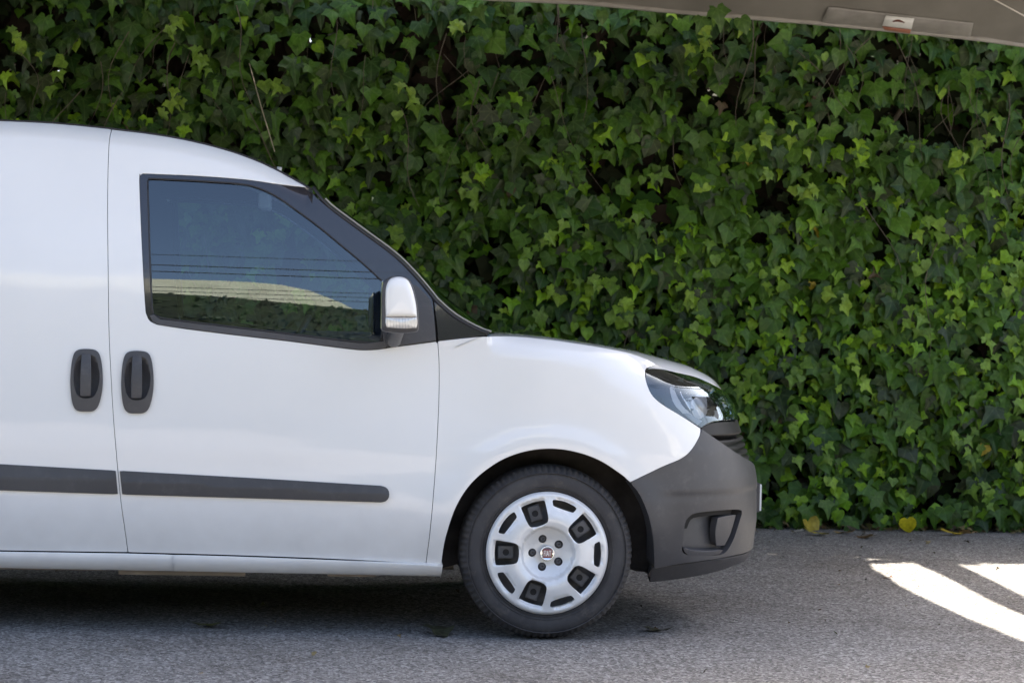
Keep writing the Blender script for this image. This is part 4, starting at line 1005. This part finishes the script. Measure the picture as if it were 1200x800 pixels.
# further sheet to the right of the openings
g = [[(x, y-CO.y, zcan(x, y)) for x in np.linspace(5.6, 9, 6)] for y in np.linspace(near, CY, 8)]
thick_sheet('canopy_sheet', g, .003, fab, can)
hemm = noisy(mat('canopy_hem', rough=.6, spec=.35), 9, (.30, .275, .25), (.38, .355, .33), .0006, 500)
tube('canopy_hem', [(x, CY-CO.y, zhem(x)+.012) for x in np.linspace(-6.5, 9, 60)], .016, hemm, can, 10)
tube('edge_cord', [(ex(edgeL, y)-.02, y-CO.y, zcan(ex(edgeL, y), y)-.004) for y in np.linspace(near, CY, 12)], .006, hemm, can, 6)
a_, b2_ = at_can(1158, -4, .01), at_can(1204, 21, .01)
tube('canopy_cord', [Vector((a_.x, a_.y-CO.y, a_.z)), Vector((b2_.x, b2_.y-CO.y, b2_.z))], .0045, mat('pale_cord', (.7, .66, .6), .7), can, 6)
tube('canopy_cord', [Vector((ex(edgeL, near), near-CO.y, zcan(2.5, near))), Vector((a_.x, a_.y-CO.y, a_.z))], .0045, bpy.data.materials['pale_cord'], can, 6)
# sewn patch and its small label
def quadpx(pts, off, nu, nv, f=lambda u, v: 0):
    a, b, c, d = [np.array(p, float) for p in pts]; out = []
    for j in range(nv):
        v = j/(nv-1); row = []
        for i in range(nu):
            u = i/(nu-1); q = (a*(1-u)+b*u)*(1-v)+(d*(1-u)+c*u)*v; p = at_can(q[0], q[1], off+f(u, v)); row.append((p.x, p.y-CO.y, p.z))
        out.append(row)
    return out
def vsheet(name, g, t, m, parent):
    g = np.array(g, float); g2 = g.copy(); g2[..., 1] += t; n, k_ = g.shape[:2]; o = n*k_; V = np.concatenate([g.reshape(-1, 3), g2.reshape(-1, 3)]); Fc = []
    for i in range(n-1):
        for j in range(k_-1):
            a = i*k_+j; Fc.append((a, a+1, a+k_+1, a+k_)); Fc.append((o+a, o+a+k_, o+a+k_+1, o+a+1))
    for i in range(n-1):
        for a, b2 in ((i*k_, (i+1)*k_), ((i+1)*k_+k_-1, i*k_+k_-1)): Fc.append((a, b2, b2+o, a+o))
    for j in range(k_-1):
        for a, b2 in ((j+1, j), ((n-1)*k_+j, (n-1)*k_+j+1)): Fc.append((a, b2, b2+o, a+o))
    return link(name, mesh(name, V, Fc), parent, m, True)
patm = noisy(mat('patch_plastic', rough=.35, spec=.5), 8, (.22, .205, .19), (.33, .31, .29), .0015, 30)
pt = vsheet('hem_patch', quadpx([(971, 8), (1141, 27), (1137, 46), (962, 28)], .010, 40, 10, lambda u, v: .012*math.sin(math.pi*v)+.004*math.sin(u*31+v*6)*max(0, 1-2.2*u)), .003, patm, can)
lb = vsheet('care_label', quadpx([(1038, 18.3), (1071.5, 21.8), (1068, 34.5), (1034, 30.5)], .028, 4, 3), .002, M['white_print'], pt)
vsheet('label_reflection', quadpx([(1034, 31), (1068, 35), (1066, 39.5), (1037, 35.5)], .027, 4, 3), .002, mat('reflection_red', (.35, .14, .09), .5), pt)  # reddish reflection below the label, laid on as a coloured strip
# arched emblem with three prongs on the label
em = []
for k in range(7):
    t = k/6; em.append((1046+14*t, 25.2-2.6*math.sin(math.pi*t)+1.3*t))
g = []
for k, (x, y) in enumerate(em):
    tt_ = 1.1+1.6*math.sin(math.pi*k/6); a = at_can(x, y, .032); b = at_can(x, y+tt_, .032); g.append([(a.x, a.y-CO.y, a.z), (b.x, b.y-CO.y, b.z)])
link('label_emblem', grid_me('label_emblem', g), pt, mat('emblem_brown', (.12, .03, .02), .5))
postm = mat('post_steel', (.30, .30, .31), .4, metal=.6)
for x, y in ((-5.9, ynear(-5.9)+.02), (-5.9, CY-.02), (6.4, near+.3), (6.4, CY-.02)):
    link('canopy_post', box_me('canopy_post', x-.035, x+.035, y-.035-CO.y, y+.035-CO.y, 0, zcan(x, y)+.02, .004), can, postm)

# ================================================================== litter on the asphalt
def ground_leaf(px, py, size, col, label, up=.25, k=0):
    p = at_z(px, py); V0, F0, P0 = protos[k]; me = fast_mesh('fallen_leaf', V0*size, F0, 3); put_attr(me, np.tile((*col, 1), (len(V0), 1)), np.c_[P0[:, 0], -P0[:, 1], np.zeros(len(P0))])
    o = link('fallen_leaf', me, None, leafm, True); o.rotation_euler = (rad(90)-up*3, random.uniform(-.3, .3), random.uniform(-2.5, 2.5) if up < .2 else random.uniform(-.3, .3))
    bpy.context.view_layer.update(); mnz = min((o.matrix_world.to_3x3() @ v.co).z for v in me.vertices); o.location = (p.x, p.y, -mnz-.002)
    tag(o, label, 'leaf', 'fallen leaves on the asphalt')
ground_leaf(1063, 624.5, .105, (.66, .55, .02), 'bright yellow fallen leaf standing upright at the foot of the ivy', .42, 2)
ground_leaf(965, 627, .12, (.45, .36, .05), 'thin yellow fallen leaf lying flat near the number plate end of the van', .03, 0)
ground_leaf(995, 625, .10, (.38, .25, .08), 'small tan fallen leaf between the thin yellow one and the brown one', .10, 3)
ground_leaf(1021, 630, .10, (.13, .07, .03), 'dark brown curled leaf lying in front of the ivy above the sun patch', .13, 5)
ground_leaf(1108, 626, .12, (.55, .40, .04), 'yellow fallen leaf lying flat right of the upright yellow leaf', .11, 2)
ground_leaf(1128, 626, .09, (.40, .26, .10), 'small tan leaf touching the foot of the ivy at right', .12, 1)
ground_leaf(1040, 678, .05, (.20, .06, .02), 'small rusty leaf at the left edge of the sunlit stripe', .05, 0)
ground_leaf(252, 734, .09, (.12, .12, .02), 'olive leaf scrap lying below the front door of the van', .06, 0)
ground_leaf(506, 744, .11, (.05, .05, .03), 'dark leaf scrap lying just behind the front tyre', .06, 5)
ground_leaf(936, 624, .07, (.45, .43, .38), 'pale curled leaf lying against the ivy foot beside the bumper', .10, 4)

ground_leaf(762, 738, .09, (.06, .055, .035), 'dark leaf scrap lying on the asphalt under the bumper', .08, 1)
Vs, Fs, Ts, Us = [], [], [], []; b_ = 0
for i in range(950):
    x = random.uniform(-2.5, 3.6); y = HY-abs(random.gauss(0, .07))-.0+random.uniform(-.02, .10); s_ = random.uniform(.012, .05)
    if i > 850: x = random.uniform(-2.0, 2.6); y = random.uniform(-.9, 4.0); s_ = random.uniform(.006, .02)
    elif random.random() < .10: y = HY-random.uniform(0, .9); s_ *= .6
    V0, F0, P0 = protos[random.randrange(len(protos))]; R_ = rotm(Vector((random.gauss(0, .35), random.gauss(0, .35), 1)).normalized(), random.uniform(0, 6.28))
    c = random.choice([(.12, .075, .035), (.16, .11, .05), (.07, .05, .03), (.10, .10, .03), (.22, .17, .08)])
    A_ = (V0*s_) @ np.array(R_).T; A_[:, 2] -= A_[:, 2].min()-.001; A_ += (x, y, 0); Vs.append(A_); Fs.append(F0+b_); b_ += len(V0); Ts.append(np.tile((*c, 1), (len(V0), 1))); Us.append(np.c_[P0[:, 0], -P0[:, 1], np.zeros(len(P0))])
me = fast_mesh('leaf_litter', np.concatenate(Vs), np.concatenate(Fs), 3); put_attr(me, np.concatenate(Ts), np.concatenate(Us))
tag(link('leaf_litter', me, None, leafm, True, 'stuff'), 'dry brown leaf crumbs scattered along the foot of the ivy', 'leaf litter')

# ================================================================== across the road (seen mirrored in the glass and paint)
dry = noisy(mat('dry_hillside', rough=.95), .6, (.25, .245, .18), (.33, .325, .25), 0)
g = []
for i, x in enumerate(np.linspace(-70, 70, 80)):
    top = 9.4-.30*(x+4)-.0*x*x if -20 < x < 18 else (9.4+.30*16 if x <= -20 else 9.4-.30*22)
    top = 7.8+6.8/(1+math.exp((x-5.4)/1.6)); row = []
    for j in range(12):
        v = j/11; row.append((x, -34-14*v, top*math.sin(v*math.pi/2)+.0*mn.noise(Vector((x*.3, v*3, 0)))))
    g.append(row)
link('hill', grid_me('hill', g), None, dry, True, 'structure')
hedm = noisy(mat('dark_hedge', rough=.8), 2, (.010, .016, .006), (.022, .034, .010))
Vh, Fh = [], []
def htop(x): return min(9, max(4, 7.1-.13*x))
for i in range(16000):
    x = random.uniform(-30, 30); z = htop(x)*random.random()**.7+random.uniform(-.03, .03); y = -26+random.uniform(-.3, .3)
    s_ = random.uniform(.06, .13); a = random.uniform(0, 6); b = len(Vh); n_ = Vector((random.gauss(0, .6), 1, random.gauss(.2, .5))).normalized(); t1 = n_.orthogonal().normalized(); t2 = n_.cross(t1)
    for q in range(4): Vh.append(Vector((x, y, z))+(t1*math.cos(a+q*1.57)+t2*math.sin(a+q*1.57))*s_)
    Fh.append((b, b+1, b+2, b+3))
hr = thing('clipped_hedge', 'tall dark clipped hedge across the road, seen only mirrored in the van window', 'hedge', (0, -26, 0))
o = link('foliage', mesh('foliage', [v-Vector((0, -26, 0)) for v in Vh], Fh), hr, hedm, kind='stuff')
link('hedge_core', grid_me('hedge_core', [[(x, y, z) for y, z in ((.2, 0), (.2, htop(x)-.05), (-.4, htop(x)-.05), (-.4, 0))] for x in np.linspace(-30, 30, 60)]), hr, hedm)
cab = mat('cable_black', (.015, .015, .015), .6)
for i, (z, sg) in enumerate([(8.45, .5), (7.8, .6), (7.4, .7), (6.5, .5), (6.25, .55), (6.0, .5)]):
    pts = [(x, -20, z+sg*((x-1)/12)**2-.10) for x in np.linspace(-26, 28, 40)]
    o = tube('overhead_cable', pts, (.026 if i in (1, 2) else .017), cab, None, 5)
    tag(o, ['topmost', 'second from top', 'third from top', 'fourth from top', 'fifth from top', 'lowest'][i]+' of the thin black cables mirrored in the van window', 'cable', 'overhead cables')
for x in (-26, 28):
    o = tube('utility_pole', [(x, -20, 0), (x, -20, 11)], [.14, .10], bark, None, 10); tag(o, 'brown utility pole carrying the cables at their %s end' % ('left' if x < 0 else 'right'), 'pole', 'utility poles')
